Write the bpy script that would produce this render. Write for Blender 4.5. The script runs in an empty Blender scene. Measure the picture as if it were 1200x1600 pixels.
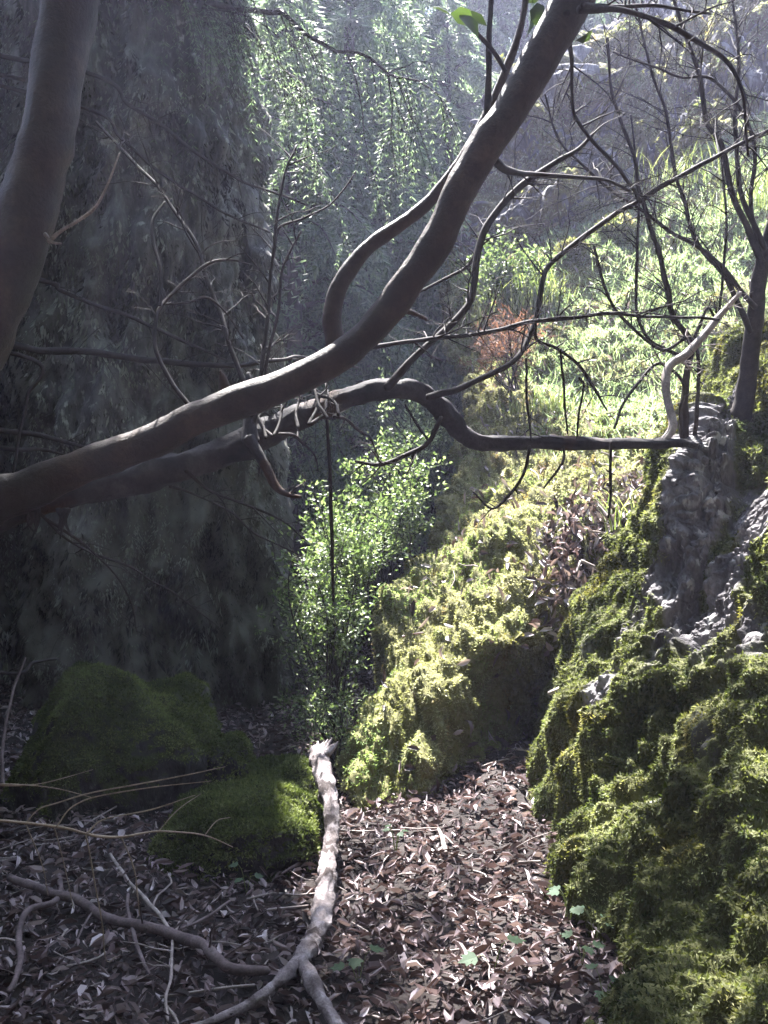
import bpy, math, random
import numpy as np
from mathutils import Vector

# ------------------------------------------------------------------ camera, sky, sun, exposure
sc = bpy.context.scene
COL = sc.collection
CAMZ = 1.5
FPX = 800.0 / math.tan(math.radians(29.0))
cam_d = bpy.data.cameras.new("camera")
cam = bpy.data.objects.new("camera", cam_d)
COL.objects.link(cam)
cam.location = (0, 0, CAMZ)
cam.rotation_euler = (math.radians(90), 0, 0)
cam_d.sensor_fit = 'VERTICAL'
cam_d.angle = math.radians(58.0)
cam_d.clip_start = 0.05
cam_d.clip_end = 600
sc.camera = cam

SUN_AZ, SUN_EL = math.radians(-12.5), math.radians(60)
S = Vector((math.sin(SUN_AZ) * math.cos(SUN_EL), math.cos(SUN_AZ) * math.cos(SUN_EL), math.sin(SUN_EL)))
sun_d = bpy.data.lights.new("sun", 'SUN')
sun_d.energy = 5.0
sun_d.angle = math.radians(0.5)
sun_d.color = (1.0, 0.975, 0.95)
sun = bpy.data.objects.new("sun", sun_d)
COL.objects.link(sun)
sun.rotation_euler = S.to_track_quat('Z', 'Y').to_euler()

world = bpy.data.worlds.new("World")
sc.world = world
world.use_nodes = True
nt = world.node_tree
bg = nt.nodes["Background"]
sky = nt.nodes.new("ShaderNodeTexSky")
sky.sky_type = 'NISHITA'
sky.sun_disc = False
sky.sun_elevation = SUN_EL
sky.sun_rotation = SUN_AZ
nt.links.new(sky.outputs[0], bg.inputs[0])
bg.inputs[1].default_value = 0.078

sc.view_settings.view_transform = 'Standard'
sc.view_settings.look = 'None'
sc.view_settings.exposure = 3.42
sc.view_settings.gamma = 1.0
sc.render.engine = 'CYCLES'
HAZE = 0.0020
sc.cycles.max_bounces = 6
sc.cycles.volume_bounces = 0
sc.cycles.diffuse_bounces = 3
sc.cycles.transmission_bounces = 4

# ------------------------------------------------------------------ helpers
rng = np.random.default_rng(7)
random.seed(7)


def P(px, py, d):
    """photo pixel + distance along the view axis -> world point"""
    return np.array([(px - 600.0) / FPX * d, d, CAMZ - (py - 800.0) / FPX * d])


_perm = np.random.default_rng(3).permutation(256)
_perm = np.concatenate([_perm, _perm, _perm])
_g = np.array([[1, 1, 0], [-1, 1, 0], [1, -1, 0], [-1, -1, 0], [1, 0, 1], [-1, 0, 1], [1, 0, -1], [-1, 0, -1],
               [0, 1, 1], [0, -1, 1], [0, 1, -1], [0, -1, -1]], float)


def perlin(p):
    p = np.asarray(p, float)
    i = np.floor(p).astype(int)
    f = p - i
    i &= 255
    u = f * f * f * (f * (f * 6 - 15) + 10)
    out = 0
    for dx in (0, 1):
        for dy in (0, 1):
            for dz in (0, 1):
                h = _perm[_perm[_perm[i[..., 0] + dx] + i[..., 1] + dy] + i[..., 2] + dz] % 12
                g = _g[h]
                dot = g[..., 0] * (f[..., 0] - dx) + g[..., 1] * (f[..., 1] - dy) + g[..., 2] * (f[..., 2] - dz)
                w = (u[..., 0] if dx else 1 - u[..., 0]) * (u[..., 1] if dy else 1 - u[..., 1]) * (u[..., 2] if dz else 1 - u[..., 2])
                out = out + w * dot
    return out


def fbm(p, octv=4, gain=0.5):
    p = np.asarray(p, float)
    s, a = 0, 1.0
    for k in range(octv):
        s = s + a * perlin(p * 2.03 ** k + 17.3 * k)
        a *= gain
    return s


def ridged(p, octv=3):
    s, a = 0, 1.0
    for k in range(octv):
        s = s + a * (1 - 2 * np.abs(perlin(np.asarray(p) * 2.1 ** k + 9.1 * k)))
        a *= 0.5
    return s


def worley(p):
    """distance to the nearest and second nearest cell point"""
    p = np.asarray(p, float)
    i = np.floor(p).astype(int)
    f1 = np.full(p.shape[:-1], 9.0)
    f2 = np.full(p.shape[:-1], 9.0)
    for dx in (-1, 0, 1):
        for dy in (-1, 0, 1):
            for dz in (-1, 0, 1):
                c = i + np.array([dx, dy, dz])
                h = _perm[_perm[_perm[c[..., 0] & 255] + (c[..., 1] & 255)] + (c[..., 2] & 255)]
                o = np.stack([h / 256.0, _perm[h + 31] / 256.0, _perm[h + 77] / 256.0], -1)
                d = np.linalg.norm(c + o - p, axis=-1)
                f2 = np.minimum(f2, np.maximum(f1, d))
                f1 = np.minimum(f1, d)
    return f1, f2


def unit(v):
    return v / np.maximum(np.linalg.norm(v, axis=-1, keepdims=True), 1e-9)


def catmull(arr, n):
    """resample along axis 0 to n samples with Catmull-Rom"""
    arr = np.asarray(arr, float)
    m = len(arr)
    if m == 2:
        t = np.linspace(0, 1, n).reshape((-1,) + (1,) * (arr.ndim - 1))
        return arr[0] * (1 - t) + arr[1] * t
    a = np.concatenate([[2 * arr[0] - arr[1]], arr, [2 * arr[-1] - arr[-2]]])
    t = np.linspace(0, m - 1, n)
    k = np.minimum(t.astype(int), m - 2)
    f = (t - k).reshape((-1,) + (1,) * (arr.ndim - 1))
    p0, p1, p2, p3 = a[k], a[k + 1], a[k + 2], a[k + 3]
    return 0.5 * (2 * p1 + (p2 - p0) * f + (2 * p0 - 5 * p1 + 4 * p2 - p3) * f ** 2 + (3 * p1 - p0 - 3 * p2 + p3) * f ** 3)


class MB:
    """collects vertices and faces for one mesh"""
    def __init__(self):
        self.v, self.f, self.t, self.n = [], [], [], 0

    def add(self, V, F, tint=None):
        V = np.asarray(V, float).reshape(-1, 3)
        self.v.append(V)
        for f in (F if isinstance(F, list) else [F]):
            self.f.append(np.asarray(f, int) + self.n)
        self.t.append(np.full(len(V), 0.5) if tint is None else np.asarray(tint, float))
        self.n += len(V)
        return self

    def build(self, name, mat, parent=None, smooth=True, extra=None):
        V = np.concatenate(self.v)
        T = np.concatenate(self.t)
        org = np.zeros(3)
        if parent is not None:
            r = parent
            while r.parent is not None:
                r = r.parent
            org = np.array(r["_o"])
        me = bpy.data.meshes.new(name)
        me.vertices.add(len(V))
        me.vertices.foreach_set("co", (V - org).astype(np.float32).ravel())
        ls = np.concatenate([f.ravel() for f in self.f]).astype(np.int32)
        sz = np.concatenate([np.full(len(f), f.shape[1]) for f in self.f])
        st = np.concatenate([[0], np.cumsum(sz)[:-1]]).astype(np.int32)
        me.loops.add(len(ls))
        me.loops.foreach_set("vertex_index", ls)
        me.polygons.add(len(sz))
        me.polygons.foreach_set("loop_start", st)
        me.polygons.foreach_set("use_smooth", np.full(len(sz), smooth))
        at = me.attributes.new("tint", 'FLOAT', 'POINT')
        at.data.foreach_set("value", T.astype(np.float32))
        for k, val in (extra or {}).items():
            at = me.attributes.new(k, 'FLOAT', 'POINT')
            at.data.foreach_set("value", np.asarray(val, np.float32))
        me.update(calc_edges=True)
        me.materials.append(mat)
        ob = bpy.data.objects.new(name, me)
        COL.objects.link(ob)
        if parent is not None:
            ob.parent = parent
        else:
            ob["_o"] = [0.0, 0.0, 0.0]
        return ob


def tag(o, label=None, cat=None, group=None, kind=None):
    if label:
        o["label"] = label
    if cat:
        o["category"] = cat
    if group:
        o["group"] = group
    if kind:
        o["kind"] = kind
    return o


def thing(name, loc, label, cat, group=None):
    o = bpy.data.objects.new(name, None)
    COL.objects.link(o)
    o.empty_display_size = 0.1
    o.location = [float(c) for c in loc]
    o["_o"] = [float(c) for c in loc]
    return tag(o, label, cat, group)


def grid_faces(nr, nc, wrap=False):
    r = np.arange(nr - 1)[:, None]
    c = np.arange(nc if wrap else nc - 1)[None, :]
    c2 = (c + 1) % nc
    return np.stack([r * nc + c, r * nc + c2, (r + 1) * nc + c2, (r + 1) * nc + c], -1).reshape(-1, 4)


def grid_normals(G, flip=False):
    du = np.gradient(G, axis=1)
    dv = np.gradient(G, axis=0)
    n = unit(np.cross(du, dv))
    return -n if flip else n


def surface(ctrl, nr, nc):
    """control rows of (px, py, d) -> smooth grid of world points and its normals (towards the camera side)"""
    g = np.array([[P(*c) for c in row] for row in ctrl])
    g = catmull(g, nr)
    g = np.swapaxes(catmull(np.swapaxes(g, 0, 1), nc), 0, 1)
    return g, grid_normals(g)


def tube(mb, pts, rad, seg=8, n=None, bump=0.0, bscale=12.0, tint=None, cap=True, groove=0.0):
    pts = np.asarray(pts, float)
    rad = np.asarray(rad, float)
    if n is None:
        n = max(6, len(pts) * 4)
    q = catmull(np.concatenate([pts, rad[:, None]], 1), n)
    p, r = q[:, :3], np.maximum(q[:, 3], 0.0006)
    t = unit(np.gradient(p, axis=0))
    a = np.array([0.31, 0.2, 0.93])
    if abs(t[0] @ a) > 0.9:
        a = np.array([0.93, 0.3, 0.1])
    N = np.zeros_like(p)
    cur = unit(a - (a @ t[0]) * t[0])
    for k in range(n):
        cur = unit(cur - (cur @ t[k]) * t[k])
        N[k] = cur
    B = np.cross(t, N)
    ang = np.linspace(0, 2 * np.pi, seg, endpoint=False)
    rr = r[:, None, None]
    ringdir = N[:, None, :] * np.cos(ang)[None, :, None] + B[:, None, :] * np.sin(ang)[None, :, None]
    V = p[:, None, :] + ringdir * rr
    if bump:
        V = V + ringdir * rr * (fbm(V * bscale, 3) * bump)[..., None]
    if groove:
        sl_ = np.concatenate([[0], np.cumsum(np.linalg.norm(np.diff(p, axis=0), axis=1))])
        tw_ = ang[None, :] + sl_[:, None] * 2.0
        gq = np.stack([np.cos(tw_) * 2.6, np.sin(tw_) * 2.6, sl_[:, None] * 5 + 0 * tw_], -1)
        V = V + ringdir * rr * ((np.abs(fbm(gq, 3)) * 1.3 - .35) * groove)[..., None]
    F = [grid_faces(n, seg, True)]
    V = V.reshape(-1, 3)
    if cap:
        k = len(V)
        V = np.concatenate([V, p[:1] - t[:1] * r[0] * .5, p[-1:] + t[-1:] * r[-1]])
        i = np.arange(seg)
        F.append(np.stack([np.full(seg, k), (i + 1) % seg, i], 1))
        F.append(np.stack([np.full(seg, k + 1), (n - 1) * seg + i, (n - 1) * seg + (i + 1) % seg], 1))
    mb.add(V, F, None if tint is None else np.full(len(V), tint))
    return p, r


def pix(pl, d0, d1=None):
    """polyline of (px, py, width_px[, d]) -> world points, radii"""
    d1 = d0 if d1 is None else d1
    n = len(pl)
    pts, rad = [], []
    for i, c in enumerate(pl):
        d = c[3] if len(c) > 3 else d0 + (d1 - d0) * i / max(1, n - 1)
        pts.append(P(c[0], c[1], d))
        rad.append(c[2] * 0.5 / FPX * d)
    return np.array(pts), np.array(rad)


def wiggle(pts, amp, n):
    q = catmull(pts, n)
    off = np.stack([fbm(q * 4 + s, 2) for s in (3.1, 41.7, 77.7)], -1) * amp
    w = np.minimum(np.arange(n), 3)[:, None] / 3.0
    return q + off * w


def twigs(mb, p, r, count, length, droop=0.0, rad=0.004, lo=0.2, depth=1, seg=5, up=0.3):
    """side twigs along a centreline"""
    n = len(p)
    ends = []
    for _ in range(count):
        k = int(n * (lo + (0.97 - lo) * random.random()))
        k = min(max(k, 1), n - 2)
        t = unit(p[k + 1] - p[k - 1])
        side = unit(rng.normal(size=3))
        side = unit(side - (side @ t) * t)
        side[2] += up
        L = length * (0.4 + 0.8 * random.random())
        d = unit(t * 0.7 + side)
        m = 6
        s = np.linspace(0, 1, m)[:, None]
        q = p[k] + d * L * s + np.array([0, 0, -1.0]) * droop * L * s ** 2 + np.cumsum(rng.normal(size=(m, 3)) * L * 0.05, 0) * s
        r0 = min(rad * (0.6 + 0.7 * random.random()), r[k] * 0.8)
        tube(mb, q, r0 * (1 - 0.75 * s[:, 0]), seg, 8, cap=False)
        ends.append(q)
        if depth > 1:
            twigs(mb, q, r0 * (1 - 0.75 * s[:, 0]), 3, length * 0.45, droop, r0 * 0.6, 0.25, depth - 1, 4, up)
    return ends


def diamonds(mb, pos, dirv, wid, L, w, tint, bend=None):
    """many lozenge leaves at once; dirv = along, wid = sideways unit vector"""
    n = len(pos)
    L = np.broadcast_to(L, n)[:, None]
    w = np.broadcast_to(w, n)[:, None]
    nrm = unit(np.cross(dirv, wid))
    b = 0 if bend is None else nrm * np.broadcast_to(bend, n)[:, None] * L
    V = np.stack([pos, pos + dirv * L * .45 + wid * w * .5 + b, pos + dirv * L, pos + dirv * L * .45 - wid * w * .5 + b], 1)
    F = np.arange(n * 4).reshape(n, 4)
    mb.add(V.reshape(-1, 3), F, np.repeat(tint, 4))


def leaves(mb, pos, dirv, nrm, L, w, tint, curl=0.2, fold=0.15):
    """elliptic folded leaves (12 faces as 6), curl bends the tip along the normal"""
    n = len(pos)
    L = np.broadcast_to(L, n)[:, None, None]
    w = np.broadcast_to(w, n)[:, None, None]
    curl = np.broadcast_to(curl, n)[:, None, None]
    fold = np.broadcast_to(fold, n)[:, None, None]
    wid = unit(np.cross(nrm, dirv))
    nrm = unit(np.cross(dirv, wid))
    #        along, side, lift
    prof = np.array([[0, 0, 0], [.28, .42, 1], [.66, .40, 1], [1, 0, 0], [.66, -.40, 1], [.28, -.42, 1], [.28, 0, 0], [.66, 0, 0]])
    a, s, l = prof[:, 0][None, :, None], prof[:, 1][None, :, None], prof[:, 2][None, :, None]
    V = pos[:, None] + dirv[:, None] * L * a + wid[:, None] * w * s + nrm[:, None] * (w * l * fold * 1.2 + curl * L * (a - .5) ** 2 * 2)
    base = (np.arange(n) * 8)[:, None]
    q = [np.concatenate([base + np.array([[1, 2, 7, 6]]), base + np.array([[6, 7, 4, 5]])]),
         np.concatenate([base + np.array([[0, 1, 6]]), base + np.array([[0, 6, 5]]), base + np.array([[2, 3, 7]]), base + np.array([[7, 3, 4]])])]
    mb.add(V.reshape(-1, 3), q, np.repeat(tint, 8))


def pick(G, N, count, mask=None):
    """random points on a displaced grid, area weighted"""
    a = np.linalg.norm(np.cross(np.gradient(G, axis=1), np.gradient(G, axis=0)), axis=-1)
    if mask is not None:
        a = a * mask
    a = a[:-1, :-1].ravel()
    c = np.cumsum(a)
    k = np.searchsorted(c, rng.random(count) * c[-1])
    nc = G.shape[1] - 1
    i, j = k // nc, k % nc
    u, v = rng.random((2, count, 1))
    p = (G[i, j] * (1 - u) * (1 - v) + G[i, j + 1] * u * (1 - v) + G[i + 1, j] * (1 - u) * v + G[i + 1, j + 1] * u * v)
    return p, N[i, j], (i, j)


def moss(mb, p, n, L, w, droop=0.5, spread=0.7, patch=3.0):
    """short moss sprigs standing off a surface and hanging down it"""
    k = len(p)
    d = unit(n * 0.7 + rng.normal(size=(k, 3)) * spread + np.array([0, 0, -droop]))
    s = unit(np.cross(d, rng.normal(size=(k, 3))))
    t = np.clip(0.5 + 0.55 * fbm(p * patch, 2) + rng.normal(size=k) * 0.16, 0, 1)
    Ls = L * (0.5 + rng.random(k))
    diamonds(mb, p - n * L * 0.15, d, s, Ls, w * (0.6 + 0.8 * rng.random(k)), t, bend=0.12)


# ------------------------------------------------------------------ materials
def new_mat(name):
    m = bpy.data.materials.new(name)
    m.use_nodes = True
    t = m.node_tree
    t.nodes.clear()
    o = t.nodes.new("ShaderNodeOutputMaterial")
    return m, t, o


def nd(t, kind, **kw):
    n = t.nodes.new(kind)
    for k, v in kw.items():
        if k in n.inputs:
            n.inputs[k].default_value = v
        else:
            setattr(n, k, v)
    return n


def ramp(t, stops, src):
    r = t.nodes.new("ShaderNodeValToRGB")
    e = r.color_ramp.elements
    while len(e) < len(stops):
        e.new(0.5)
    for k, (p, c) in enumerate(stops):
        e[k].position = p
        e[k].color = (c[0], c[1], c[2], 1) if hasattr(c, '__len__') else (c, c, c, 1)
    t.links.new(src, r.inputs[0])
    return r.outputs[0]


def noise(t, scale, detail=4, stretch=(1, 1, 1), rough=0.55, kind="ShaderNodeTexNoise"):
    g = t.nodes.new("ShaderNodeNewGeometry")
    m = nd(t, "ShaderNodeMapping")
    m.inputs["Scale"].default_value = stretch
    t.links.new(g.outputs["Position"], m.inputs["Vector"])
    n = t.nodes.new(kind)
    n.inputs["Scale"].default_value = scale
    if kind == "ShaderNodeTexNoise":
        n.inputs["Detail"].default_value = detail
        n.inputs["Roughness"].default_value = rough
    t.links.new(m.outputs[0], n.inputs["Vector"])
    return n.outputs[0]


def mix(t, fac, a, b, mode='MIX'):
    m = t.nodes.new("ShaderNodeMix")
    m.data_type = 'RGBA'
    m.blend_type = mode
    for sock, val in ((m.inputs[0], fac), (m.inputs[6], a), (m.inputs[7], b)):
        if isinstance(val, (int, float)):
            sock.default_value = val
        elif isinstance(val, tuple):
            sock.default_value = (*val, 1)
        else:
            t.links.new(val, sock)
    return m.outputs[2]


def attr(t, name="tint"):
    a = t.nodes.new("ShaderNodeAttribute")
    a.attribute_name = name
    return a.outputs["Fac"]


def finish(t, o, colour, rough=0.8, bump=None, bstr=0.4, bdist=0.02, spec=0.25, trans=None):
    b = t.nodes.new("ShaderNodeBsdfPrincipled")
    t.links.new(colour, b.inputs["Base Color"])
    b.inputs["Roughness"].default_value = rough
    b.inputs["Specular IOR Level"].default_value = spec
    if bump is not None:
        bn = nd(t, "ShaderNodeBump", Strength=bstr, Distance=bdist)
        t.links.new(bump, bn.inputs["Height"])
        t.links.new(bn.outputs[0], b.inputs["Normal"])
    if trans:
        tr = t.nodes.new("ShaderNodeBsdfTranslucent")
        tc = mix(t, 1.0, colour, trans[1], 'MULTIPLY')
        t.links.new(tc, tr.inputs["Color"])
        ms = t.nodes.new("ShaderNodeMixShader")
        ms.inputs[0].default_value = trans[0]
        t.links.new(b.outputs[0], ms.inputs[1])
        t.links.new(tr.outputs[0], ms.inputs[2])
        t.links.new(ms.outputs[0], o.inputs[0])
    else:
        t.links.new(b.outputs[0], o.inputs[0])


def leaf_mat(name, stops, rough=0.5, trans=(0.45, (1.6, 1.9, 0.9)), spec=0.35, nscale=25, alt=None):
    m, t, o = new_mat(name)
    c = ramp(t, stops, attr(t))
    if alt:
        for (col, sc_, lo, hi) in alt:
            c = mix(t, ramp(t, [(lo, 0.0), (hi, .85)], noise(t, sc_, 4)), c, col, 'MULTIPLY')
    n = noise(t, nscale, 3)
    c = mix(t, 0.35, c, ramp(t, [(0.3, 0.55), (0.7, 1.0)], n), 'MULTIPLY')
    finish(t, o, c, rough, n, 0.2, 0.004, spec, trans)
    return m


def bark_mat(name, stops, scale, stretch, rough=0.75, bstr=0.5, bdist=0.01, patch=None, spec=0.25):
    m, t, o = new_mat(name)
    n = noise(t, scale, 5, stretch, 0.62)
    c = ramp(t, stops, n)
    if patch:
        f = ramp(t, [(patch[2], 0.0), (patch[3], 1.0)], noise(t, patch[1], 4))
        c = mix(t, f, c, patch[0])
    fine = noise(t, scale * 9, 5, stretch, .7)
    c = mix(t, .7, c, ramp(t, [(.32, .45), (.65, 1.2)], fine), 'MULTIPLY')
    finish(t, o, c, rough, mix(t, .45, n, fine), bstr, bdist, spec)
    return m


def rock_mat(name, dark, mid, light, lichen, moss_a, moss_b, stretch=(1, 1, .35), scale=2.2):
    """rock with cracks, lichen spots and, where the 'mossy' attribute is high, a mossy skin"""
    m, t, o = new_mat(name)
    big = noise(t, scale, 6, stretch, 0.65)
    c = ramp(t, [(0.3, dark), (0.5, mid), (0.72, light)], big)
    fine = noise(t, scale * 9, 5, stretch, 0.7)
    c = mix(t, 0.55, c, ramp(t, [(0.35, 0.35), (0.62, 1.15)], fine), 'MULTIPLY')
    spots = noise(t, scale * 5, 3, (1, 1, .6))
    spots2 = noise(t, scale * 1.3, 3)
    f = mix(t, 1.0, ramp(t, [(0.56, 0.0), (0.64, 1.0)], spots), ramp(t, [(0.42, 0.0), (0.6, 1.0)], spots2), 'MULTIPLY')
    c = mix(t, f, c, lichen)
    mc = mix(t, noise(t, 14, 4), moss_a, moss_b)
    c = mix(t, ramp(t, [(0.35, 0.0), (0.65, 1.0)], attr(t, "mossy")), c, mc)
    h = mix(t, 0.5, big, fine)
    finish(t, o, c, 0.88, h, 0.8, 0.05, 0.2)
    return m


M = {}
M['cliff'] = rock_mat("cliff_rock", (.03, .027, .028), (.11, .105, .10), (.27, .265, .25), (.34, .345, .31), (.05, .048, .04), (.15, .145, .115), (1, 1, .3), 3.6)
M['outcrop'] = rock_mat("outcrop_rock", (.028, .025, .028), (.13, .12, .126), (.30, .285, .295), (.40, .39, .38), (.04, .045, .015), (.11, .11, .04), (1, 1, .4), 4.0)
M['boulder'] = rock_mat("boulder_rock", (.018, .017, .018), (.045, .042, .042), (.085, .08, .08), (.11, .11, .10), (.03, .035, .012), (.07, .08, .03), (1, 1, .6), 4.0)  # very dark rock: shade of the front faces put into the colour
M['bluff'] = rock_mat("bluff_rock", (.022, .02, .021), (.08, .076, .078), (.26, .25, .25), (.36, .34, .33), (.05, .05, .015), (.18, .16, .05), (1, 1, .13), 3.2)
M['slope'] = rock_mat("slope_earth", (.04, .03, .02), (.08, .06, .035), (.14, .11, .07), (.2, .17, .12), (.07, .07, .025), (.18, .17, .07), (1, 1, 1), 3.0)
M['moss_gold'] = leaf_mat("golden_moss", [(0.1, (.08, .085, .03)), (.45, (.235, .24, .125)), (.8, (.45, .445, .31))], .8, (.4, (1.5, 1.5, .9)), .15, alt=[((.55, .8, .45), 2.1, .5, .62), ((.9, .6, .45), 3.3, .58, .66)])
M['moss_green'] = leaf_mat("green_moss", [(0.1, (.028, .035, .014)), (.5, (.105, .118, .052)), (.9, (.29, .30, .17))], .8, (.3, (1.5, 1.6, .7)), .15, alt=[((1.0, .78, .5), 3.0, .52, .64), ((.5, .62, .5), 5.0, .55, .66)])
M['moss_deep'] = leaf_mat("deep_moss", [(0.1, (.035, .045, .015)), (.5, (.095, .115, .045)), (.9, (.20, .22, .10))], .85, (.25, (1.4, 1.6, .7)), .1)
M['lichen'] = leaf_mat("hanging_lichen", [(0.1, (.022, .02, .019)), (.5, (.105, .103, .085)), (.9, (.33, .34, .30))], .85, (.2, (1.2, 1.3, .9)), .1)
M['ground'] = bark_mat("forest_soil", [(.3, (.012, .01, .01)), (.55, (.032, .025, .023)), (.75, (.055, .044, .04))], 5, (1, 1, 1), .95, .7, .03)
M['litter'] = leaf_mat("dry_leaves", [(0.0, (.025, .018, .02)), (.3, (.075, .05, .048)), (.5, (.175, .13, .135)), (.75, (.37, .305, .315)), (1.0, (.58, .52, .54))], .5, (.12, (1.2, 1.0, .8)), .4, 40)
M['arbutus'] = bark_mat("arbutus_bark", [(.3, (.015, .009, .008)), (.5, (.034, .02, .0155)), (.72, (.068, .043, .031))], 9, (1, 1, 1), .6, .6, .015, ((.03, .025, .025), 3.5, .55, .68), .4)
M['deadwood'] = bark_mat("grey_dead_wood", [(.3, (.012, .011, .013)), (.5, (.035, .03, .032)), (.75, (.085, .072, .072))], 9, (1, 1, 1), .8, .7, .012, ((.06, .03, .018), 4, .58, .66))
M['twig'] = bark_mat("dark_twig_bark", [(.3, (.016, .013, .013)), (.6, (.04, .031, .029)), (.8, (.075, .06, .056))], 20, (1, 1, 1), .8, .5, .004)
M['paletwig'] = bark_mat("bleached_twig", [(.3, (.16, .13, .12)), (.6, (.34, .29, .27)), (.8, (.46, .41, .38))], 22, (1, 1, 1), .75, .4, .004)
M['straw'] = bark_mat("straw_twig", [(.3, (.18, .135, .09)), (.6, (.36, .29, .21)), (.8, (.50, .42, .32))], 30, (1, 1, 1), .6, .2, .002)
M['log'] = bark_mat("weathered_log", [(.3, (.07, .055, .055)), (.5, (.22, .185, .185)), (.72, (.46, .42, .43))], 12, (1, 1, 1), .75, .9, .02, ((.045, .032, .03), 7, .56, .62))
M['fallen'] = bark_mat("fallen_branch_bark", [(.3, (.05, .038, .04)), (.5, (.12, .09, .09)), (.75, (.22, .18, .18))], 10, (1, 1, 1), .8, .6, .01)
M['firbark'] = bark_mat("fir_bark", [(.3, (.02, .017, .016)), (.55, (.06, .05, .046)), (.8, (.12, .10, .09))], 8, (1, 1, .3), .9, .9, .03)
M['shrub'] = leaf_mat("shrub_leaf", [(0.0, (.035, .06, .025)), (.5, (.10, .135, .06)), (1.0, (.30, .34, .21))], .45, (.38, (1.4, 1.55, .9)), .35)
M['herb'] = leaf_mat("herb_leaf", [(0.0, (.12, .135, .07)), (.5, (.23, .28, .19)), (1.0, (.46, .52, .42))], .5, (.45, (1.4, 1.6, .9)), .35)
M['grass'] = leaf_mat("grass_blade", [(0.0, (.10, .13, .055)), (.5, (.17, .19, .10)), (1.0, (.38, .37, .26))], .5, (.4, (1.5, 1.7, .7)), .35)
M['needle'] = leaf_mat("fir_needles", [(0.0, (.03, .05, .03)), (.5, (.11, .15, .09)), (1.0, (.27, .32, .22))], .5, (.55, (1.6, 1.75, 1.3)), .5)
M['bigleaf'] = leaf_mat("arbutus_leaf", [(0.0, (.015, .024, .012)), (1.0, (.055, .08, .03))], .4, (.35, (1.4, 1.6, .7)), .4)
M['seedling'] = leaf_mat("seedling_leaf", [(0.0, (.03, .055, .03)), (1.0, (.075, .11, .065))], .6, (.3, (1.3, 1.6, .8)), .12)
M['rust'] = leaf_mat("rusty_twigs", [(0.0, (.10, .055, .035)), (1.0, (.26, .17, .12))], .7, (.3, (1.3, 1.0, .8)), .2)

# ------------------------------------------------------------------ ground


def ground_z(x, y):
    x = np.asarray(x, float)
    y = np.asarray(y, float)
    z = np.zeros_like(x + y)
    z = z + 0.16 * np.exp(-(((x - .75) / .55) ** 2 + ((y - 5.0) / .7) ** 2))
    s = np.clip((y - 7.0) / 8.0, 0, 1)
    z = z + 3.0 * s * s * (3 - 2 * s)
    z = z + 4.0 * np.clip((y - 14) / 20, 0, 1) ** 1.2 + np.clip((y - 30) * .03, 0, 2)
    # unseen gully walls added behind and beside the camera to block sky light
    s = np.clip((-2.0 - y) / 5.0, 0, 1)
    z1 = 8.0 * s * s * (3 - 2 * s)
    s = np.clip((-5.0 - x) / 4.0, 0, 1) * np.clip((6.5 - y) / 2.0, 0, 1)
    z2 = 9.0 * s * s * (3 - 2 * s)
    s = np.clip((x - 4.0) / 6.0, 0, 1)
    z3 = 8.0 * s * s * (3 - 2 * s)
    z = np.maximum(z, np.maximum(z1, np.maximum(z2, z3)))
    q = np.stack([x, y, 0 * x], -1)
    z = z + fbm(q * 1.3, 3) * 0.05 + fbm(q * 5.0, 2) * 0.02
    return z


xs = np.concatenate([np.linspace(-70, -12, 14)[:-1], np.linspace(-12, -6, 12)[:-1], np.linspace(-6, 6, 150), np.linspace(6, 12, 12)[1:], np.linspace(12, 70, 14)[1:]])
ys = np.concatenate([np.linspace(-30, -12, 6)[:-1], np.linspace(-12, .5, 30)[:-1], np.linspace(.5, 16, 190), np.linspace(16, 95, 34)[1:]])
X, Y = np.meshgrid(xs, ys)
GG = np.stack([X, Y, ground_z(X, Y)], -1)
g_ob = MB().add(GG, grid_faces(*X.shape)).build("ground", M['ground'])
tag(g_ob, "dark forest soil under the leaf litter", "ground", kind='structure')

# ------------------------------------------------------------------ shaded cliff on the left
edge = {1320: 438, 1100: 432, 850: 420, 600: 392, 300: 366, 0: 346, -400: 326, -800: 312}
ctrl = []
for py, e in edge.items():
    ctrl.append([(-1100, py, 6.2), (-500, py, 6.6), (-60, py, 7.6), (30, py, 7.9), (90, py, 7.0), (210, py, 6.9), (330 if e > 380 else e - 60, py, 7.0),
                 (e - 6, py, 7.25), (e, py, 7.6), (e - 75, 800 + (py - 800) * .8, 9.5), (e - 200, 800 + (py - 800) * .55, 14)])
top = [(600 + (c[0] - 600) * c[2] / (c[2] + 3) - 20, 800 + (c[1] - 800) * c[2] / (c[2] + 3), c[2] + 3) for c in ctrl[-1]]
ctrl.append(top)
G, N = surface(ctrl, 420, 420)
N = -N if N[200, 150, 1] > 0 else N
q = G * np.array([1, 1, .38])
dsp = fbm(q * 1.3, 3) * .16 + ridged(q * 2.4 + 5, 3) * .10 + fbm(q * 7, 3) * .11 + ridged(q * 6 + 2, 2) * .03
G = G + N * dsp[..., None]
N = grid_normals(G)
N = -N if N[200, 150, 1] > 0 else N
mask = np.clip(.5 + 1.5 * fbm(G * np.array([.8, .8, .4]) + 3, 3), 0, 1)
cliff = thing("rock_cliff", (-3.5, 7.2, 0), "tall shaded rock cliff hung with grey lichen and moss, behind the mossy boulder", "cliff")
MB().add(G, grid_faces(420, 420)).build("rock_face", M['cliff'], cliff, extra={"mossy": mask.ravel()})
front = np.zeros(G.shape[:2])
front[:370, 60:330] = 1
mb = MB()
p, n, _ = pick(G, N, 240000, front * np.clip(mask * 1.3, 0.25, 1))
k = len(p)
d = unit(n * .35 + rng.normal(size=(k, 3)) * .22 + np.array([0, 0, -1.0]))
s = unit(np.cross(d, n + rng.normal(size=(k, 3)) * .5))
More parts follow.
